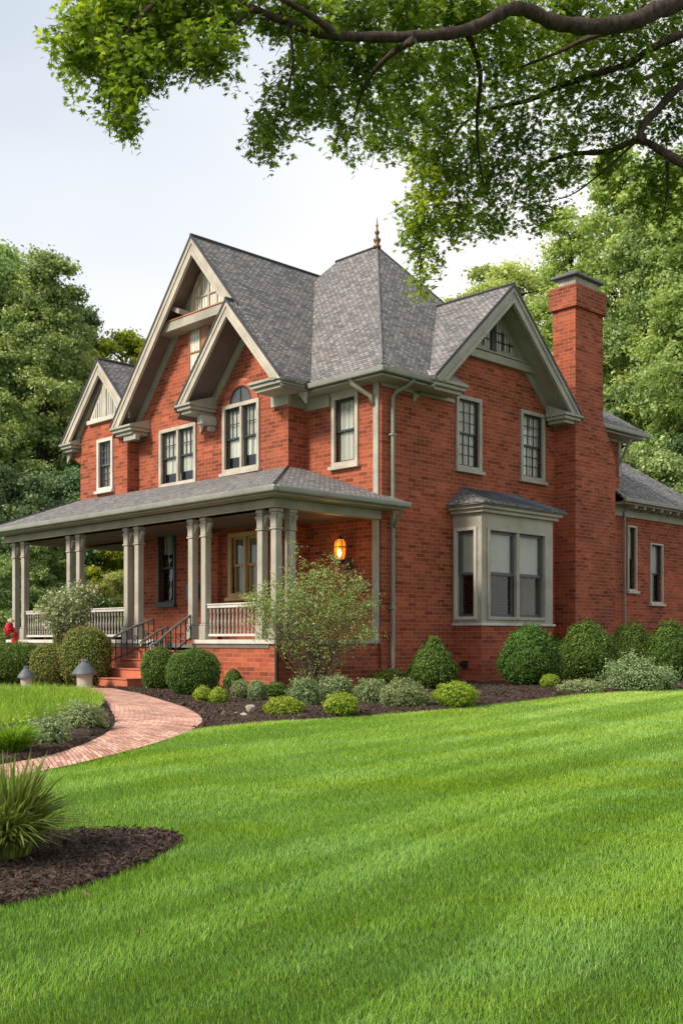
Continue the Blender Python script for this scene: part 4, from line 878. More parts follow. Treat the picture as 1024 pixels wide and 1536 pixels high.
shrub('grey_mound', 'pale', 'pale leafy mound behind the lime ball under the airy shrub', 'shrub', 503, 1051, 52, 38, 'mound', 5200, .034, .08, .12, .08, group=gP, corem='corepale')
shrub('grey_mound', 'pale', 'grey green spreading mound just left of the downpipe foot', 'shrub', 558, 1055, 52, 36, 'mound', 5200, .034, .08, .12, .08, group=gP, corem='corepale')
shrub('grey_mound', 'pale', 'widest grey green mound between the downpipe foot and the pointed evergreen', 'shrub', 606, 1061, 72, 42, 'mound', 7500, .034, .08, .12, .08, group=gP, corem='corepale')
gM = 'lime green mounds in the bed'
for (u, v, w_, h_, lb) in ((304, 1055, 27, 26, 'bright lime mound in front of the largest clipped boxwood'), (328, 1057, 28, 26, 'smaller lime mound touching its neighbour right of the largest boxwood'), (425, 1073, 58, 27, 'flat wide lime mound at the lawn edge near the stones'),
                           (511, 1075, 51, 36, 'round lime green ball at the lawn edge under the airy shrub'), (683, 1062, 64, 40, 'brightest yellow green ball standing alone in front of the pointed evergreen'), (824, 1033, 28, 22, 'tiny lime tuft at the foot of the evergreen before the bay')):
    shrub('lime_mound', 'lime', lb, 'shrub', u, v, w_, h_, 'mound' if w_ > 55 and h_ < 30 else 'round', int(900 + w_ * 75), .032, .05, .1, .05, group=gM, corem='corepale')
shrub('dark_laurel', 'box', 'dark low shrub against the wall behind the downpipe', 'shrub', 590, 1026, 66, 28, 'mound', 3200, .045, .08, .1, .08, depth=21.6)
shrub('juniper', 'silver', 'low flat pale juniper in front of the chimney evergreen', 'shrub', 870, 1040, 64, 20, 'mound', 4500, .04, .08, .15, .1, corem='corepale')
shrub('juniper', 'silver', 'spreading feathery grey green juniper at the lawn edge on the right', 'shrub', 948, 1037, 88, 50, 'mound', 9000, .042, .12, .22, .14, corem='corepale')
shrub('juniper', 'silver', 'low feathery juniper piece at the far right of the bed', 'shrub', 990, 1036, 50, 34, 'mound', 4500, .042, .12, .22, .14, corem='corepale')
# left hedges
gH = 'clipped hedges left of the steps'
shrub('hedge', 'box', 'wide flat topped clipped hedge at the left edge behind the small grey lantern', 'hedge', 22, 1032, 106, 66, 'block', 11000, .035, .02, .03, group=gH, depth=22.6)
shrub('hedge', 'boxold', 'rounded olive hedge between the two grey lanterns', 'hedge', 76, 1032, 58, 66, 'block', 7500, .035, .025, .03, group=gH, depth=21.9)
shrub('hedge', 'boxold', 'tallest rounded brownish hedge beside the porch steps', 'hedge', 129, 1032, 74, 92, 'block', 11000, .035, .03, .03, group=gH, depth=21.8)
shrub('hedge', 'boxold', 'small yellow green clipped ball poking up behind the tallest hedge', 'hedge', 95, 1030, 34, 86, 'block', 4500, .035, .03, .03, group=gH, depth=23.2)
# silver clumps and ornamental grass
def clump(name, mat, label, u, v, wpx, hpx, n, wd=.006, lean=(.3, .9), vv=(.5, .25), cat='ornamental grass', group=None, nb=(0, .12), dr=.25):
    gx, gy, g0 = g(u, v); rr = wpx * gy / F / 2; hh = hpx * gy / F; root = empty(name, (gx, gy, g0)); tag(root, label, cat, group)
    th = rng.uniform(0, 2 * np.pi, n); r_ = np.sqrt(rng.uniform(0, 1, n)) * rr * .5; P = np.column_stack([r_ * np.cos(th), r_ * np.sin(th), np.zeros(n)])
    ln = rng.uniform(*lean, n); H = hh * 1.08 * rng.uniform(.6, 1.2, n)
    V, Fa, va = blades(P, H, wd * rng.uniform(.6, 1.4, n), ln, np.clip(rng.normal(vv[0], vv[1], n), 0, 1), 6, th + rng.normal(0, .5, n), dr)
    link('blades', np_mesh('blades', V, Fa, va), mat, root); return root
cl = clump('fountain_grass', 'orn', 'large arching fountain grass clump in the near mulch bed', 6, 1293, 140, 150, 1400, .021, (.1, .9), vv=(.38, .2), dr=.8)
gx, gy, g0 = g(14, 1293); n = 500; th = rng.uniform(0, 6.28, n); r_ = rng.uniform(0, .1, n); P = np.column_stack([r_ * np.cos(th), r_ * np.sin(th), np.zeros(n)])
V, Fa, va = blades(P, rng.uniform(.10, .30, n), .007 * np.ones(n), rng.uniform(.1, .5, n), np.clip(rng.normal(.85, .2, n), 0, 1), 3, th); link('dry_blades', np_mesh('dry', V, Fa, va), 'orn', cl)
clump('border_clump', 'island', 'spiky bright green clump at the left edge inside the path bed', 16, 1136, 64, 56, 1500, .016, (.3, .8), (.25, .2), dr=.7)
shrub('green_mound', 'lime', 'rounded green mound between the spiky clump and the front silvery mound', 'shrub', 42, 1112, 44, 36, 'mound', 4200, .036, .1, .15, .1)
gS = 'silvery mounds in the path bed'
shrub('silver_mound', 'silver', 'front silvery green mound at the mulch edge inside the path curve', 'shrub', 70, 1121, 60, 46, 'mound', 5200, .032, .1, .18, .12, group=gS, corem='corepale')
shrub('silver_mound', 'silver', 'rear greener mound nearest the bend of the path', 'shrub', 122, 1097, 66, 44, 'mound', 5200, .034, .1, .18, .12, group=gS, corem='corepale')
# large airy shrub in front of the porch corner
def airy(name, label, base, ctr, blobs, mat, nst, nl, ls, flowers=0, core_=None):
    root = empty(name, base); tag(root, label, 'shrub'); m_ = MB(); tips = []
    B = Vector(base); C_all = []; N_all = []; F_all = []
    for bi, (cx_, cy_, cz2, rx, ry, rz, wt) in enumerate(blobs):
        c0 = Vector((cx_, cy_, cz2)) - B
        for k in range(max(1, int(nst * wt))):
            tgt = c0 + Vector((random.gauss(0, rx * .45), random.gauss(0, ry * .45), random.gauss(0, rz * .45)))
            pts = [Vector((random.uniform(-.12, .12), random.uniform(-.08, .08), 0))]; mid = pts[0].lerp(tgt, .5) + Vector((random.uniform(-.08, .08), random.uniform(-.08, .08), .10))
            pts += [pts[0].lerp(mid, .5) + Vector((0, 0, .03)), mid, mid.lerp(tgt, .55) + Vector((0, 0, .04)), tgt]
            m_.tube(pts, [.012, .009, .006, .004, .002], 5, False)
        m = int(nl * wt); nt_ = max(6, m // 14)
        tc_ = np.array([*c0]) + unit(rng.normal(size=(nt_, 3))) * (rng.uniform(.15, 1, nt_) ** .45)[:, None] * [rx, ry, rz]
        tdir = unit(rng.normal(size=(nt_, 3)) * [1, 1, .5] + [0, 0, .5]); kk = rng.integers(0, nt_, m); tt = rng.uniform(-1, 1, m)
        cc = tc_[kk] + tdir[kk] * (tt * .20)[:, None] + rng.normal(0, .025, (m, 3)); C_all.append(cc); N_all.append(rng.normal(size=(m, 3)) + [0, 0, .6])
        if flowers: F_all.append(cc[rng.uniform(size=m) < flowers])
    m_.build('stems', 'twig', root)
    C = np.concatenate(C_all); N = np.concatenate(N_all); n = len(C); V, Fa = scatter(LEAF, LEAF_F, C, N, ls * rng.uniform(.6, 1.3, n))
    link('leaves', np_mesh('leaves', V, Fa, np.repeat(np.clip(rng.normal(.5, .25, n), 0, 1), 2)), mat, root)
    if flowers:
        C = np.concatenate(F_all); n = len(C); V, Fa = scatter(CL, CL_T, C + rng.normal(0, .02, (n, 3)), rng.normal(size=(n, 3)) + [0, -.6, .5], .055 * rng.uniform(.7, 1.3, n))
        link('flowers', np_mesh('flowers', V, Fa, np.repeat(rng.uniform(0, 1, n), 6)), 'petal', root)
    return root
def bl(L, D): return [(*at(u, v, D + dd), ru * D / F, dr, rv * D / F, wt) for (u, v, ru, rv, dd, dr, wt) in L]
bs = at(470, 1034, 19.9); bs.z = 0.0
airy('airy_shrub', 'tall airy multi-stemmed shrub with fine pale leaves before the porch corner', tuple(bs), None,
     bl([(415, 905, 36, 40, -.3, .4, .10), (450, 925, 55, 50, -.2, .5, .20), (490, 905, 50, 45, 0, .5, .18), (520, 925, 40, 38, 0, .4, .12), (545, 955, 24, 16, 0, .3, .06), (555, 905, 12, 10, 0, .25, .02), (375, 900, 10, 12, 0, .2, .012), (470, 965, 60, 30, 0, .5, .14), (440, 880, 16, 35, 0, .2, .03), (441, 826, 9, 16, 0, .12, .006), (454, 848, 10, 9, 0, .12, .005), (463, 870, 10, 14, 0, .12, .008), (516, 855, 6, 10, 0, .12, .004), (425, 862, 8, 10, 0, .1, .004),
         (480, 868, 25, 22, 0, .3, .05), (498, 848, 12, 16, 0, .2, .015), (530, 880, 22, 20, 0, .3, .04), (385, 915, 18, 32, -.3, .2, .04), (400, 948, 20, 18, -.2, .2, .02), (475, 1000, 45, 22, 0, .3, .035)], 19.9), 'spray', 110, 15500, .042)
bs = at(100, 1032, 23.0); bs.z = 0.0
airy('flowering_shrub', 'white flowering shrub growing up in front of the porch railing behind the hedges', tuple(bs), None,
     bl([(85, 915, 26, 26, 0, .4, .3), (115, 905, 26, 30, 0, .4, .3), (100, 930, 34, 20, 0, .4, .3), (132, 890, 14, 16, 0, .3, .1)], 23.0), 'pale', 26, 11000, .046, .10)
# garden lanterns
def glantern(u, v, wpx, hpx, label):
    gx, gy, g0 = g(u, v); w = wpx * gy / F / 2; hh = hpx * gy / F; root = empty('garden_lantern', (gx, gy, g0 + .012)); tag(root, label, 'garden lantern', 'grey garden lanterns by the path')
    m_ = MB(); m_.lathe((0, 0, 0), [(w * .66, 0), (w * .68, hh * .05), (w * .62, hh * .08), (w * .64, hh * .44), (w * .72, hh * .46)], 24); m_.build('base', 'stone', root, smooth=False)
    m_ = MB(); m_.lathe((0, 0, 0), [(w * .70, hh * .46), (w * .98, hh * .47), (w, hh * .50), (w * .96, hh * .55), (w * .78, hh * .66), (w * .50, hh * .80), (w * .30, hh * .87), (w * .28, hh * .90)], 28); m_.build('cap', 'lead', root, smooth=False)
    m_ = MB()
    for a_ in range(6): t_ = a_ * math.pi / 3; m_.lathe((w * .2 * math.cos(t_), w * .2 * math.sin(t_), hh * .90), [(w * .10, 0), (w * .11, hh * .05), (0.001, hh * .10)], 6)
    m_.lathe((0, 0, hh * .9), [(w * .22, -.005), (w * .2, hh * .06), (w * .05, hh * .10)], 12); m_.build('finial', 'lead', root)
glantern(39, 1034, 25, 34, 'smaller grey stone garden lantern with a conical lid at the far left of the path')
glantern(127, 1033.5, 37, 44, 'larger grey stone garden lantern with a conical lid beside the steps')
# potted geranium at the left
D = 24.5; b0 = at(22, 966, D); pot = empty('planter_pot', tuple(b0)); tag(pot, 'tall glazed red planter pot standing at the left end of the porch', 'planter')
m_ = MB(); m_.lathe((0, 0, 0), [(.06, 0), (.075, .02), (.085, .20), (.095, .24), (.095, .26)], 16); m_.build('pot', 'red', pot, smooth=False)
m_ = MB(); m_.box(-.35, .35, -.25, .25, -.06, -.005); m_.box(-.3, -.24, -.2, -.14, -b0.z, -.06); m_.box(.24, .3, -.2, -.14, -b0.z, -.06); m_.box(.24, .3, .14, .2, -b0.z, -.06); m_.box(-.3, -.24, .14, .2, -b0.z, -.06)
tb = m_.build('garden_table', 'stone'); tb.location = b0; tag(tb, 'plain grey garden table carrying the red pot behind the hedge', 'table')
fr = empty('potted_flowers', tuple(at(14, 945, D))); tag(fr, 'round head of red flowers with a white bloom above the red pot', 'flowers')
n = 420; d = unit(rng.normal(size=(n, 3))); C = d * [.11, .11, .16] * rng.uniform(.7, 1.05, n)[:, None]; V, Fa = scatter(CL, CL_T, C, d + rng.normal(0, .4, (n, 3)), .05 * rng.uniform(.7, 1.3, n)); link('petals', np_mesh('petals', V, Fa, np.repeat(rng.uniform(0, 1, n), 6)), 'redpetal', fr)
n = 70; d = unit(rng.normal(size=(n, 3))); C = d * [.07, .07, .05] + [.04, 0, .22]; V, Fa = scatter(CL, CL_T, C, d + rng.normal(0, .4, (n, 3)), .05 * rng.uniform(.7, 1.3, n)); link('white_petals', np_mesh('white_petals', V, Fa, np.repeat(rng.uniform(0, 1, n), 6)), 'petal', fr)
n = 160; d = unit(rng.normal(size=(n, 3))); C = d * [.10, .10, .08] + [.08, 0, -.12]; V, Fa = scatter(LEAF, LEAF_F, C, d + rng.normal(0, .4, (n, 3)), .05 * rng.uniform(.7, 1.3, n)); link('leaves', np_mesh('leaves', V, Fa, np.repeat(rng.uniform(0, 1, n), 2)), 'box', fr)
# stones and fallen leaves
def rock(u, v, wpx, hpx, label, mat, sd):
    gx, gy, g0 = g(u, v); w = wpx * gy / F / 2; hh = hpx * gy / F; rs = np.random.default_rng(sd); import bmesh
    bm = bmesh.new(); bmesh.ops.create_icosphere(bm, subdivisions=3, radius=1); K = unit(rs.normal(size=(9, 3))); kd_ = rs.uniform(.5, .8, 9)
    for vtx in bm.verts:
        p = np.array(vtx.co)
        for a_, b_ in zip(K, kd_):
            t_ = p @ a_
            if t_ > b_: p = p - a_ * (t_ - b_)
        vtx.co = Vector(p * [w * 1.3, w * .9, hh * .85] + [0, 0, hh * .3])
    me = bpy.data.meshes.new('stone'); bm.to_mesh(me); bm.free(); auto_uv(me); o = link('garden_stone', me, mat); o.location = (gx, gy, g0); o.rotation_euler = (.1, .15, sd); tag(o, label, 'stone', 'stones in the mulch')
M['rockbrown'] = paint('brown_rock', (.22, .13, .08), .9, .3); M['rockpale'] = paint('pale_rock', (.40, .35, .28), .9, .3)
rock(335, 1077, 15, 11, 'brown jagged stone nearest the brick path in the mulch', 'rockbrown', 1); rock(364, 1077, 16, 8, 'flat pale grey stone lying between the others', 'stone', 2); rock(376, 1071, 15, 14, 'tan upright stone at the right of the three', 'rockpale', 3)
rock(354, 1074, 8, 6, 'smallest pale stone beside the flat grey one', 'rockpale', 4)
M['deadleaf'] = paint('dead_leaf', (.42, .16, .06), .7, .3); M['tanleaf'] = paint('tan_leaf', (.50, .34, .22), .7, .3)
def fleaf(u, v, s, label, mat, dz=.03, tilt=.4):
    gx, gy, g0 = g(u, v); me = bpy.data.meshes.new('leaf'); T = MT.copy(); T[:, 2] += .25 * (T[:, 0] ** 2); me.from_pydata([tuple(p * s) for p in T], [], [tuple(f) for f in MF]); auto_uv(me)
    o = link('fallen_leaf', me, mat); o.location = (gx, gy, g0 + dz); o.rotation_euler = (-tilt, .25, random.uniform(0, 6)); tag(o, label, 'leaf', 'fallen leaves')
fleaf(130, 1362, .07, 'pale dead leaf lying on the near lawn', 'tanleaf', .075, .9); fleaf(481, 1070, .17, 'orange fallen leaf on the mulch beside the round lime ball', 'deadleaf', .05, .6)
# ================================================================== TREES
def limb(m_, p0, p1, r0, r1, bend=.1, n=7, seg=6):
    p0, p1 = Vector(p0), Vector(p1); L = (p1 - p0).length; o = Vector((random.gauss(0, 1), random.gauss(0, 1), random.gauss(0, .5))) * L * bend
    m_.tube([p0.lerp(p1, i / seg) + o * math.sin(math.pi * i / seg) for i in range(seg + 1)], [r0 + (r1 - r0) * i / seg for i in range(seg + 1)], n)
def tree_proto(seed, H, Rr, low, shape, nleaf, ls, nlimb, trunk_r=.28, droop=.3, tilt=(15, 50)):
    """trunk with limbs, each limb carrying feathery sprays of leaves"""
    rs = np.random.default_rng(seed); random.seed(seed); m_ = MB()
    top = np.array([random.uniform(-.5, .5), random.uniform(-.5, .5), H * .97])
    def axis(z): t = z / H; return np.array([top[0] * t * t, top[1] * t * t, z])
    m_.tube([Vector((0, 0, -.3)), Vector(axis(.6)), Vector(axis(H * .3)), Vector(axis(H * .6)), Vector(top)], [trunk_r * 1.5, trunk_r, trunk_r * .75, trunk_r * .42, .02], 10)
    SC_, SD_, SR_, ST_ = [], [], [], []
    for i in range(nlimb):
        t = (i + rs.uniform(-.4, .4)) / nlimb; t = min(max(t, 0), 1)
        if shape == 'cone': pr2 = (1 - t) ** .8 + .07
        elif shape == 'tall': pr2 = math.sin(math.pi * (t * .84 + .14)) ** .55
        else: pr2 = math.sin(math.pi * (t * .80 + .16)) ** .6
        az = i * 2.39996 + rs.normal(0, .3); Ln = Rr * pr2 * rs.uniform(.68, 1.18); el = R(rs.uniform(*tilt)) * (.5 + t)
        z0 = max(low * .7, low + (H - low) * t - math.sin(el) * Ln * .6); b = axis(z0); dr = np.array([math.cos(az) * math.cos(el), math.sin(az) * math.cos(el), math.sin(el)])
        tone = rs.normal(0, .09); pts = []
        for k in range(6):
            u = k / 5; p = b + dr * Ln * u + [0, 0, -droop * Ln * u * u]; pts.append(p)
        m_.tube([Vector(q) for q in pts], [trunk_r * .30 * (1 - k / 5.6) * (.5 + pr2 * .6) for k in range(6)], 5, False)
        ns = max(4, int(7 + Ln * 3.2))
        for k in range(ns):
            u = rs.uniform(.22, 1.04) ** .8; p = b + dr * Ln * u + [0, 0, -droop * Ln * u * u]; a2 = az + rs.normal(0, .9); lat = rs.uniform(.1, .42) * Ln * (1.15 - u) + .15
            off = np.array([math.cos(a2), math.sin(a2), rs.uniform(-.15, .55)]) * lat
            SC_.append(p + off); SD_.append(unit(np.array([[math.cos(a2), math.sin(a2), rs.uniform(-.5, .5) - droop]]))[0]); SR_.append(rs.uniform(.28, .62) * (.55 + .1 * Rr)); ST_.append(tone + rs.normal(0, .07) + .10 * (u - .6))
    C, Dm, Rd, Tn = np.array(SC_), np.array(SD_), np.array(SR_), np.array(ST_)
    w = Rd ** 1.6; w /= w.sum(); k = rs.choice(len(C), nleaf, p=w); g1 = rs.normal(size=(nleaf, 3))
    off = g1 * .30 * Rd[k][:, None] + Dm[k] * (rs.uniform(-1, 1.15, nleaf) * Rd[k])[:, None]; off[:, 2] *= .8
    P = C[k] + off; v = np.clip(.42 + Tn[k] + rs.normal(0, .15, nleaf), 0, 1)
    N = g1 * .6 + rs.normal(0, .6, (nleaf, 3)) + [0, 0, .35]
    V, Fa = scatter(LEAF * [1.3, 1, 1], LEAF_F, P, N, ls * rs.uniform(.55, 1.4, nleaf)); crown = np_mesh('crown', V, Fa, np.repeat(v, 2))
    return m_.mesh('trunk'), crown
def put_tree(proto, mat, u, D, s, label, group, name='tree', rz=None, sz=1.0):
    tm, cm = proto; root = empty(name, ((u - 512) * D / F, D, float(gz(D))), random.uniform(0, 6.28) if rz is None else rz); root.scale = (s, s, s * sz); tag(root, label, 'tree', group)
    for nm, me, mt in (('trunk', tm, 'bark'), ('crown', cm, mat)):
        me2 = me
        if me.materials and me.materials[0] != M[mt]:
            me2 = cache.get((me.name, mt))
            if me2 is None: me2 = me.copy(); me2.materials[0] = M[mt]; cache[(me.name, mt)] = me2
        elif not me.materials: me.materials.append(M[mt])
        o = bpy.data.objects.new(nm, me2); COL.objects.link(o); o.parent = root
    return root
cache = {}
pA = tree_proto(3, 16, 4.9, 1.2, 'round', 190000, .14, 90); pB = tree_proto(5, 18, 3.7, .8, 'tall', 88000, .14, 95, droop=.55, tilt=(25, 60)); pC = tree_proto(8, 17, 4.6, .5, 'cone', 180000, .14, 110, droop=.12, tilt=(15, 45)); pD = tree_proto(13, 7, 3.1, .2, 'round', 95000, .11, 60, .12)
gt = 'trees behind the house on the left'; gr2 = 'trees behind the house on the right'
put_tree(pA, 'tmid', -40, 46, 1.14, 'broad green tree at the left edge of the photo beyond the porch', gt)
put_tree(pC, 'tmid', 62, 44, 1.0, 'tall conical green tree left of the small left gable', gt)
put_tree(pA, 'tdark', 15, 52, 1.2, 'dark tree standing between the conical tree and the left edge', gt)
put_tree(pB, 'tdark', 118, 50, .93, 'dark slim tree just behind the small left gable', gt)
put_tree(pA, 'tyellow', 190, 52, .99, 'yellow green tree showing above the roof between the two left gables', gt)
put_tree(pD, 'tdark', 20, 36, .95, 'dark bushy tree behind the left end of the porch', gt)
put_tree(pD, 'tdark', 95, 38, 1.0, 'dark bushy tree behind the leftmost upper window', gt)
put_tree(pD, 'tyellow', 150, 37, .82, 'sunlit yellow green tree seen through the porch opening', gt)
put_tree(pD, 'tmid', 60, 33, .62, 'small green tree seen between the left porch columns', gt)
put_tree(pD, 'tmid', 215, 40, .8, 'green tree seen low through the porch behind the wall edge', gt)
put_tree(pD, 'tlight', 185, 35, .45, 'low pale tree behind the porch railing', gt)
put_tree(pA, 'tlight', 755, 60, 1.37, 'pale green tree rising behind the ridge of the side gable', gr2)
put_tree(pB, 'tlight', 850, 52, 1.22, 'tall pale tree directly behind the chimney cap', gr2)
put_tree(pB, 'tlight', 930, 50, 1.34, 'tallest pale feathery tree right of the chimney', gr2)
put_tree(pB, 'tmid', 1000, 46, 1.22, 'broad green tree at the right edge beyond the wing roof', gr2)
put_tree(pB, 'tlight', 1050, 44, 1.15, 'pale feathery tree at the far right edge', gr2)
put_tree(pC, 'tdark', 925, 58, 1.0, 'dark green tree low between the chimney and the pale trees', gr2)
put_tree(pA, 'tdark', 1010, 60, 1.0, 'dark tree deep behind the pale trees on the right', gr2)
put_tree(pD, 'tmid', 975, 40, 1.15, 'bushy green tree above the wing roof', gr2)
put_tree(pD, 'tdark', 1060, 42, 1.3, 'dark bushy tree beyond the right end of the wing', gr2)
put_tree(pA, 'tmid', 870, 66, 1.0, 'distant green tree glimpsed left of the chimney', gr2)
put_tree(pA, 'tlight', 705, 60, 1.22, 'low pale tree top beside the tower roof', gr2)
# --------------------------------------------------------- overhanging maple
random.seed(21); rng = np.random.default_rng(5)
TX, TY = 6.6, 9.6; mp = empty('maple_tree', (TX, TY, float(gz(TY)))); tag(mp, 'large overhanging maple whose leafy boughs hang across the top of the photo', 'tree')
O = Vector(mp.location)
def loc(u, v, D): return at(u, v, D) - O
m_ = MB(); m_.tube([Vector((0, 0, -.3)), Vector((0, 0, .4)), Vector((.05, .1, 2.2)), Vector((-.1, 0, 4.2)), Vector((-.3, 0, 5.8)), Vector((0, .3, 8.5)), Vector((.3, .4, 11))], [.55, .42, .36, .33, .28, .17, .05], 14); m_.build('trunk', 'bark', mp, smooth=True)
def bough(L, D0, D1, r0, r1, start=None, nm='branch'):
    n = len(L); pts = ([Vector(start)] if start else []) + [loc(u, v, D0 + (D1 - D0) * i / (n - 1)) for i, (u, v) in enumerate(L)]
    P = smooth([tuple(p) for p in pts], 5); N_ = len(P)
    rr = [(r0 + (r1 - r0) * (i / (N_ - 1)) ** .8) * (1 + .09 * math.sin(i * 1.7) + .05 * math.sin(i * 3.1)) for i in range(N_)]
    m_ = MB(); m_.tube(P, rr, 10); m_.build(nm, 'bark', mp, smooth=True); return P
def smooth(pts, k=6, closed=False):
    P = [Vector(tuple(p) + (0,) * (3 - len(p))) for p in pts]; out = []; n = len(P)
    for i in range(n - 1 if not closed else n):
        p0 = P[(i - 1) % n if closed else max(i - 1, 0)]; p1 = P[i]; p2 = P[(i + 1) % n]; p3 = P[(i + 2) % n if closed else min(i + 2, n - 1)]
        for j in range(k):
            t = j / k; out.append(0.5 * ((2 * p1) + (-p0 + p2) * t + (2 * p0 - 5 * p1 + 4 * p2 - p3) * t * t + (-p0 + 3 * p1 - 3 * p2 + p3) * t ** 3))
    if not closed: out.append(P[-1])
    return out
bough([(1150, -55), (1024, 0), (982, 15), (952, 30), (892, 39), (832, 33), (792, 15), (762, 14), (712, 40), (662, 51), (590, 55), (512, 53), (470, 47), (425, 30), (380, 12), (340, -2), (300, -10), (250, 0), (200, 18)], 8.9, 7.0, .088, .010, (-.15, 0, 5.0))
bough([(500, 48), (465, 22), (430, 2), (390, -20)], 7.6, 7.2, .03, .012)
bough([(1120, 20), (1024, 50), (982, 70), (942, 95), (887, 112), (837, 130), (792, 150), (732, 164), (690, 190), (668, 230), (655, 290)], 9.8, 10.5, .052, .007, (-.1, .1, 5.2))
bough([(1130, 300), (1024, 245), (992, 226), (957, 210), (912, 226), (857, 231), (812, 246), (780, 275), (765, 310)], 9.9, 11.2, .062, .007, (0, .1, 3.9))
bough([(957, 212), (965, 185), (985, 165), (1024, 125), (1090, 80)], 10.1, 10.3, .035, .04)
bough([(1100, 60), (1024, 85), (992, 108), (937, 125), (890, 150)], 10.5, 10.9, .045, .01)
bough([(937, 42), (882, 56), (832, 80), (780, 100)], 8.7, 9.3, .03, .008)
bough([(622, 58), (587, 80), (562, 105), (542, 140), (530, 180)], 7.8, 8.4, .03, .006)
bough([(230, 5), (190, 50), (170, 110), (163, 170), (165, 205)], 7.0, 6.9, .016, .004)
bough([(430, 30), (440, 90), (425, 150), (405, 200)], 7.5, 7.9, .014, .004)
bough([(380, 12), (340, 50), (320, 95), (310, 120)], 7.3, 7.1, .014, .004)
bough([(700, 45), (720, 110), (715, 180), (720, 250), (735, 310)], 9.2, 10.5, .03, .005)
bough([(640, 200), (632, 290), (630, 370), (631, 440)], 10.3, 10.4, .015, .004)
bough([(950, 215), (900, 260), (860, 290), (830, 300)], 10.1, 10.8, .014, .004)
bough([(1000, 240), (1000, 290), (990, 340)], 10.0, 10.6, .02, .005)
BL = [  # u, v, ru, rv, depth, weight
 (78, 98, 20, 10, 6.9, .3), (95, 108, 18, 12, 6.9, .4), (110, 70, 38, 34, 7.0, 1.5), (125, 100, 40, 28, 7.0, 1.2), (135, 30, 52, 34, 7.1, 1.8), (180, 60, 55, 48, 7.2, 2.6), (185, 110, 45, 28, 7.0, 1.4), (160, 150, 20, 26, 6.9, .9), (163, 180, 12, 22, 6.9, .6), (165, 203, 8, 14, 6.9, .3), (166, 214, 5, 7, 6.9, .15), (52, 96, 6, 4, 6.9, .06), (300, 118, 22, 10, 7.2, .4), (150, 130, 26, 22, 7, .7), (196, 128, 18, 16, 7, .4),
 (240, 40, 60, 48, 7.3, 2.8), (235, 90, 32, 28, 7.2, .9), (300, 40, 55, 45, 7.4, 2.4), (290, 95, 36, 24, 7.2, 1.0), (330, 92, 26, 30, 7.2, .9), (345, 45, 30, 32, 7.4, .9), (250, 5, 110, 22, 7.5, 2.2), (110, 5, 30, 12, 7.3, .4), (100, 155, 9, 6, 6.8, .08), (400, 5, 60, 18, 7.6, 1.2),
 (400, 45, 30, 12, 7.6, .4), (455, 75, 24, 26, 7.8, .8), (450, 20, 40, 22, 7.7, 1.2), (445, 130, 26, 32, 7.9, .9), (418, 180, 26, 18, 7.9, .6), (402, 208, 15, 22, 7.8, .6), (400, 228, 6, 9, 7.8, .15), (385, 200, 8, 8, 7.8, .15), (460, 170, 24, 20, 8, .5), (438, 205, 12, 12, 7.9, .15), (490, 90, 36, 40, 8.2, 1.4), (490, 150, 34, 34, 8.3, 1.1), (520, 200, 16, 26, 8.4, .35), (517, 232, 8, 12, 8.4, .1),
 (520, 30, 50, 30, 8.2, 1.8), (540, 90, 44, 40, 8.4, 1.6), (550, 150, 36, 40, 8.8, 1.2), (562, 205, 24, 30, 9, .6), (562, 245, 8, 12, 9, .1), (600, 25, 50, 30, 8.6, 1.8), (600, 100, 46, 44, 9, 1.8), (595, 170, 36, 46, 9.4, 1.4), (600, 215, 20, 20, 9.4, .4),
 (665, 20, 50, 25, 8.9, 1.8), (655, 100, 50, 44, 9.4, 1.9), (650, 170, 40, 46, 9.9, 1.8), (648, 235, 34, 46, 10.2, 1.8), (640, 300, 30, 46, 10.3, 1.6), (628, 350, 24, 34, 10.4, 1.1), (638, 390, 18, 24, 10.4, .5), (632, 425, 12, 26, 10.4, .35), (618, 330, 12, 22, 10.4, .3),
 (685, 260, 40, 46, 10.4, 1.6), (690, 325, 34, 34, 10.5, 1.1), (672, 350, 22, 22, 10.5, .5), (720, 25, 50, 22, 9.0, 1.6), (715, 95, 50, 40, 9.7, 1.8), (715, 165, 44, 46, 10.2, 1.8), (730, 235, 40, 46, 10.6, 1.6), (735, 305, 30, 40, 10.8, 1.1), (720, 345, 26, 16, 10.8, .4), (745, 345, 12, 12, 10.8, .15),
 (790, 50, 50, 32, 9.2, 1.9), (790, 110, 50, 40, 9.9, 1.8), (785, 185, 44, 44, 10.4, 1.8), (790, 260, 40, 40, 10.8, 1.4), (800, 315, 26, 32, 11, .8), (812, 345, 14, 14, 11, .2), (765, 330, 16, 22, 11, .35), (850, 20, 60, 20, 9.3, 1.5), (860, 75, 50, 36, 9.8, 1.8), (860, 140, 50, 40, 10.3, 1.8), (850, 205, 46, 36, 10.6, 1.4), (850, 262, 38, 24, 11, .8), (838, 290, 24, 20, 11, .35),
 (930, 60, 50, 40, 9.9, 1.9), (930, 130, 50, 44, 10.3, 1.9), (920, 195, 44, 30, 10.5, 1.2), (915, 255, 30, 20, 10.8, .6), (1000, 50, 50, 45, 10.2, 1.9), (1000, 130, 50, 46, 10.6, 1.9), (1000, 200, 50, 34, 10.8, 1.3), (985, 265, 40, 34, 10.8, 1.2), (1010, 310, 40, 36, 11, 1.2), (965, 310, 26, 24, 11, .5), (1070, 100, 60, 100, 10.6, 2.5), (1080, 260, 60, 90, 10.8, 2.2), (960, 10, 70, 20, 10, 1.4),
 (560, -40, 300, 40, 8.4, 4), (900, -50, 220, 50, 9.6, 4), (200, -50, 200, 40, 7.4, 3)]
Cs, Ns, Ss, Vs, Us = [], [], [], [], []; tw = MB()
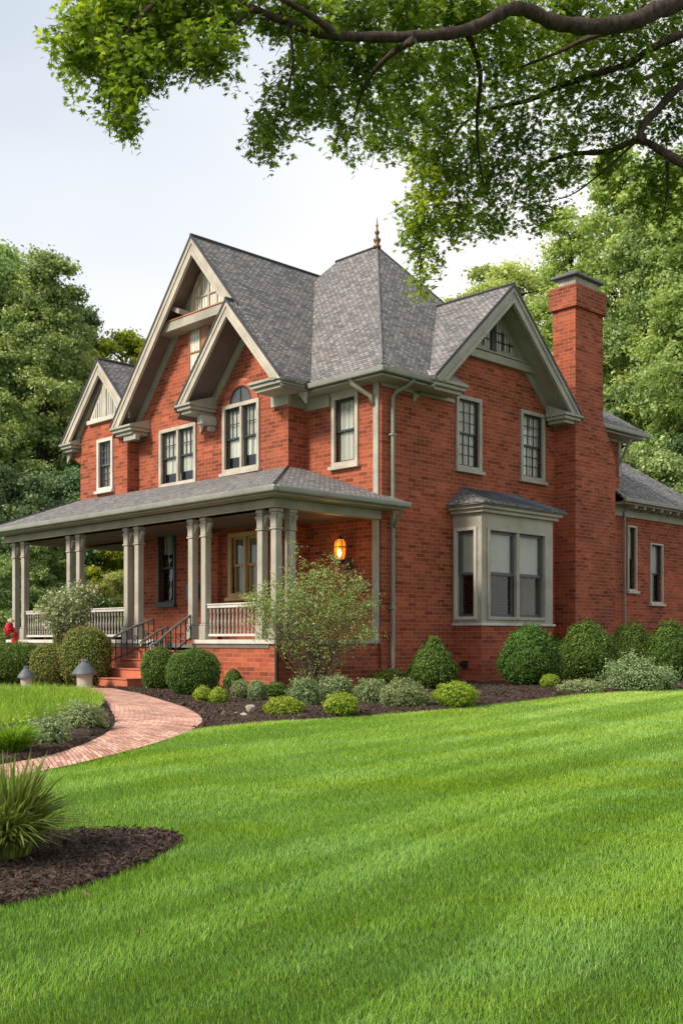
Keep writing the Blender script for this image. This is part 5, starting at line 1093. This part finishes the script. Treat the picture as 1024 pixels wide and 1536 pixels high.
for (u, v, ru, rv, D, wt) in BL:
    if u < 210: u += 20; v -= 8
    elif u < 350: v -= 6
    c = loc(u, v, D); sx = ru * D / F; szz = rv * D / F; sy = max(.28, (sx + szz) * .55)
    nt_ = max(3, int(wt * 50)); d = unit(rng.normal(size=(nt_, 3))) * (rng.uniform(0, 1, nt_) ** .5)[:, None] * 1.08
    T0 = np.array([*c]) + d * [sx, sy, szz]; tone = rng.normal(0, .10) + (.16 if u < 330 or 600 < u < 700 and v > 180 else 0) * .7
    for p in T0:
        p = p + [0, 0, .09]
        ln = rng.uniform(.08, .17) if D < 7.7 else rng.uniform(.12, .24); dr = unit(np.array([[rng.normal(0, .8), rng.normal(0, .6), -.75 + rng.normal(0, .35)]]))[0]
        if rng.uniform() < .5: tw.tube([Vector(p), Vector(p + dr * ln * .5 + [0, 0, .01]), Vector(p + dr * ln)], [.0035, .0028, .0018], 3, False)
        m = rng.integers(7, 13); t = rng.uniform(0, 1, m); q_ = p + dr * (t * ln)[:, None] + rng.normal(0, .03, (m, 3)); Cs.append(q_)
        Ns.append(rng.normal(0, .55, (m, 3)) + [-.12, -.35, .75]); Ss.append((.056 if D < 8 else .062) * rng.uniform(.65, 1.25, m)); Us.append(np.tile(dr * .8, (m, 1)) + rng.normal(0, .6, (m, 3)))
        Vs.append(np.clip(.42 + tone + rng.normal(0, .09) + rng.normal(0, .13, m), 0, 1))
C = np.concatenate(Cs); N = np.concatenate(Ns); S = np.concatenate(Ss); U_ = np.concatenate(Us); v_ = np.concatenate(Vs)
V, Fa = scatter(MT, MF, C, N, S, up=np.cross(U_, N)); link('leaves', np_mesh('leaves', V, Fa, np.repeat(v_, len(MF))), 'maple', mp); tw.build('twigs', 'bark', mp); print('maple leaves', len(C))
# ================================================================== SKY, SUN, CAMERA
sun_dir = Vector((-.80, -.50, .76)).normalized()
w = bpy.data.worlds.new('World'); SC.world = w; w.use_nodes = True; nt = w.node_tree; bg = nt.nodes['Background']
sk = nt.nodes.new('ShaderNodeTexSky'); sk.sky_type = 'NISHITA'; sk.sun_disc = False; sk.sun_elevation = math.asin(sun_dir.z); sk.sun_rotation = math.atan2(sun_dir.x, sun_dir.y)
sk.air_density = 1.0; sk.dust_density = 2.0; sk.ozone_density = 1.2
tc = nt.nodes.new('ShaderNodeTexCoord'); sp = nt.nodes.new('ShaderNodeSeparateXYZ'); nt.links.new(tc.outputs['Generated'], sp.inputs[0])
nz = nt.nodes.new('ShaderNodeTexNoise'); nz.inputs['Scale'].default_value = 1.6; nz.inputs['Detail'].default_value = 5; mpn = nt.nodes.new('ShaderNodeMapping'); mpn.inputs['Scale'].default_value = (1, 1, 2.5); nt.links.new(tc.outputs['Generated'], mpn.inputs[0]); nt.links.new(mpn.outputs[0], nz.inputs[0])
ad = nt.nodes.new('ShaderNodeMath'); ad.operation = 'MULTIPLY_ADD'; ad.inputs[1].default_value = .35; nt.links.new(nz.outputs[0], ad.inputs[0]); lf = nt.nodes.new('ShaderNodeMath'); lf.operation = 'MULTIPLY_ADD'; lf.inputs[1].default_value = -.38; nt.links.new(sp.outputs['X'], lf.inputs[0]); nt.links.new(sp.outputs['Z'], lf.inputs[2]); nt.links.new(lf.outputs[0], ad.inputs[2])
cr = ramp(nt, [(.40, (1, 1, 1)), (.85, (.66, .66, .66))]); nt.links.new(ad.outputs[0], cr.inputs[0])
cloud = ramp(nt, [(.46, (1, .977, .95)), (.85, (.72, .80, .90))]); nt.links.new(ad.outputs[0], cloud.inputs[0])
cm_ = nt.nodes.new('ShaderNodeVectorMath'); cm_.operation = 'SCALE'; cm_.inputs['Scale'].default_value = 12.3; nt.links.new(cloud.outputs[0], cm_.inputs[0])
mx = mixc(nt, cr.outputs[0], sk.outputs[0], cm_.outputs[0])
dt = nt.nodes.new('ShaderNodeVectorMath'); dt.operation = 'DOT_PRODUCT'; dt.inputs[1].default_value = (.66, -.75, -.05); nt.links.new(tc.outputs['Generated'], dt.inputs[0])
dm = nt.nodes.new('ShaderNodeMapRange'); dm.interpolation_type = 'SMOOTHSTEP'; dm.inputs[1].default_value = -.35; dm.inputs[2].default_value = .8; dm.inputs[3].default_value = 1.0; dm.inputs[4].default_value = .68  # sky dimmed out of view, behind right, to darken the side wall
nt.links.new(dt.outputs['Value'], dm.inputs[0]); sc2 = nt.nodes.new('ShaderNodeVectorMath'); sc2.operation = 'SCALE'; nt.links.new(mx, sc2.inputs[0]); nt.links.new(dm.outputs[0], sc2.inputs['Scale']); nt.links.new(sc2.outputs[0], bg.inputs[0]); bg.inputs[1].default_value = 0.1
sl = bpy.data.lights.new('sun', 'SUN'); sl.energy = 4.8; sl.angle = R(11); sl.color = (1, .89, .75); so = bpy.data.objects.new('sun', sl); COL.objects.link(so); so.rotation_euler = sun_dir.to_track_quat('Z', 'Y').to_euler()
cd = bpy.data.cameras.new('camera'); cam = bpy.data.objects.new('camera', cd); COL.objects.link(cam); cam.location = (0, 0, ZC); cam.rotation_euler = (R(90), 0, 0)
cd.sensor_fit = 'HORIZONTAL'; cd.sensor_width = 36; cd.lens = 36 * F / 1024; cd.shift_y = (960 - 768) / 1024; cd.clip_end = 2000; cd.clip_start = .05; SC.camera = cam
SC.view_settings.view_transform = 'Standard'; SC.view_settings.look = 'None'; SC.view_settings.exposure = 0; SC.view_settings.gamma = 1
SC.cycles.max_bounces = 6; SC.cycles.transparent_max_bounces = 12
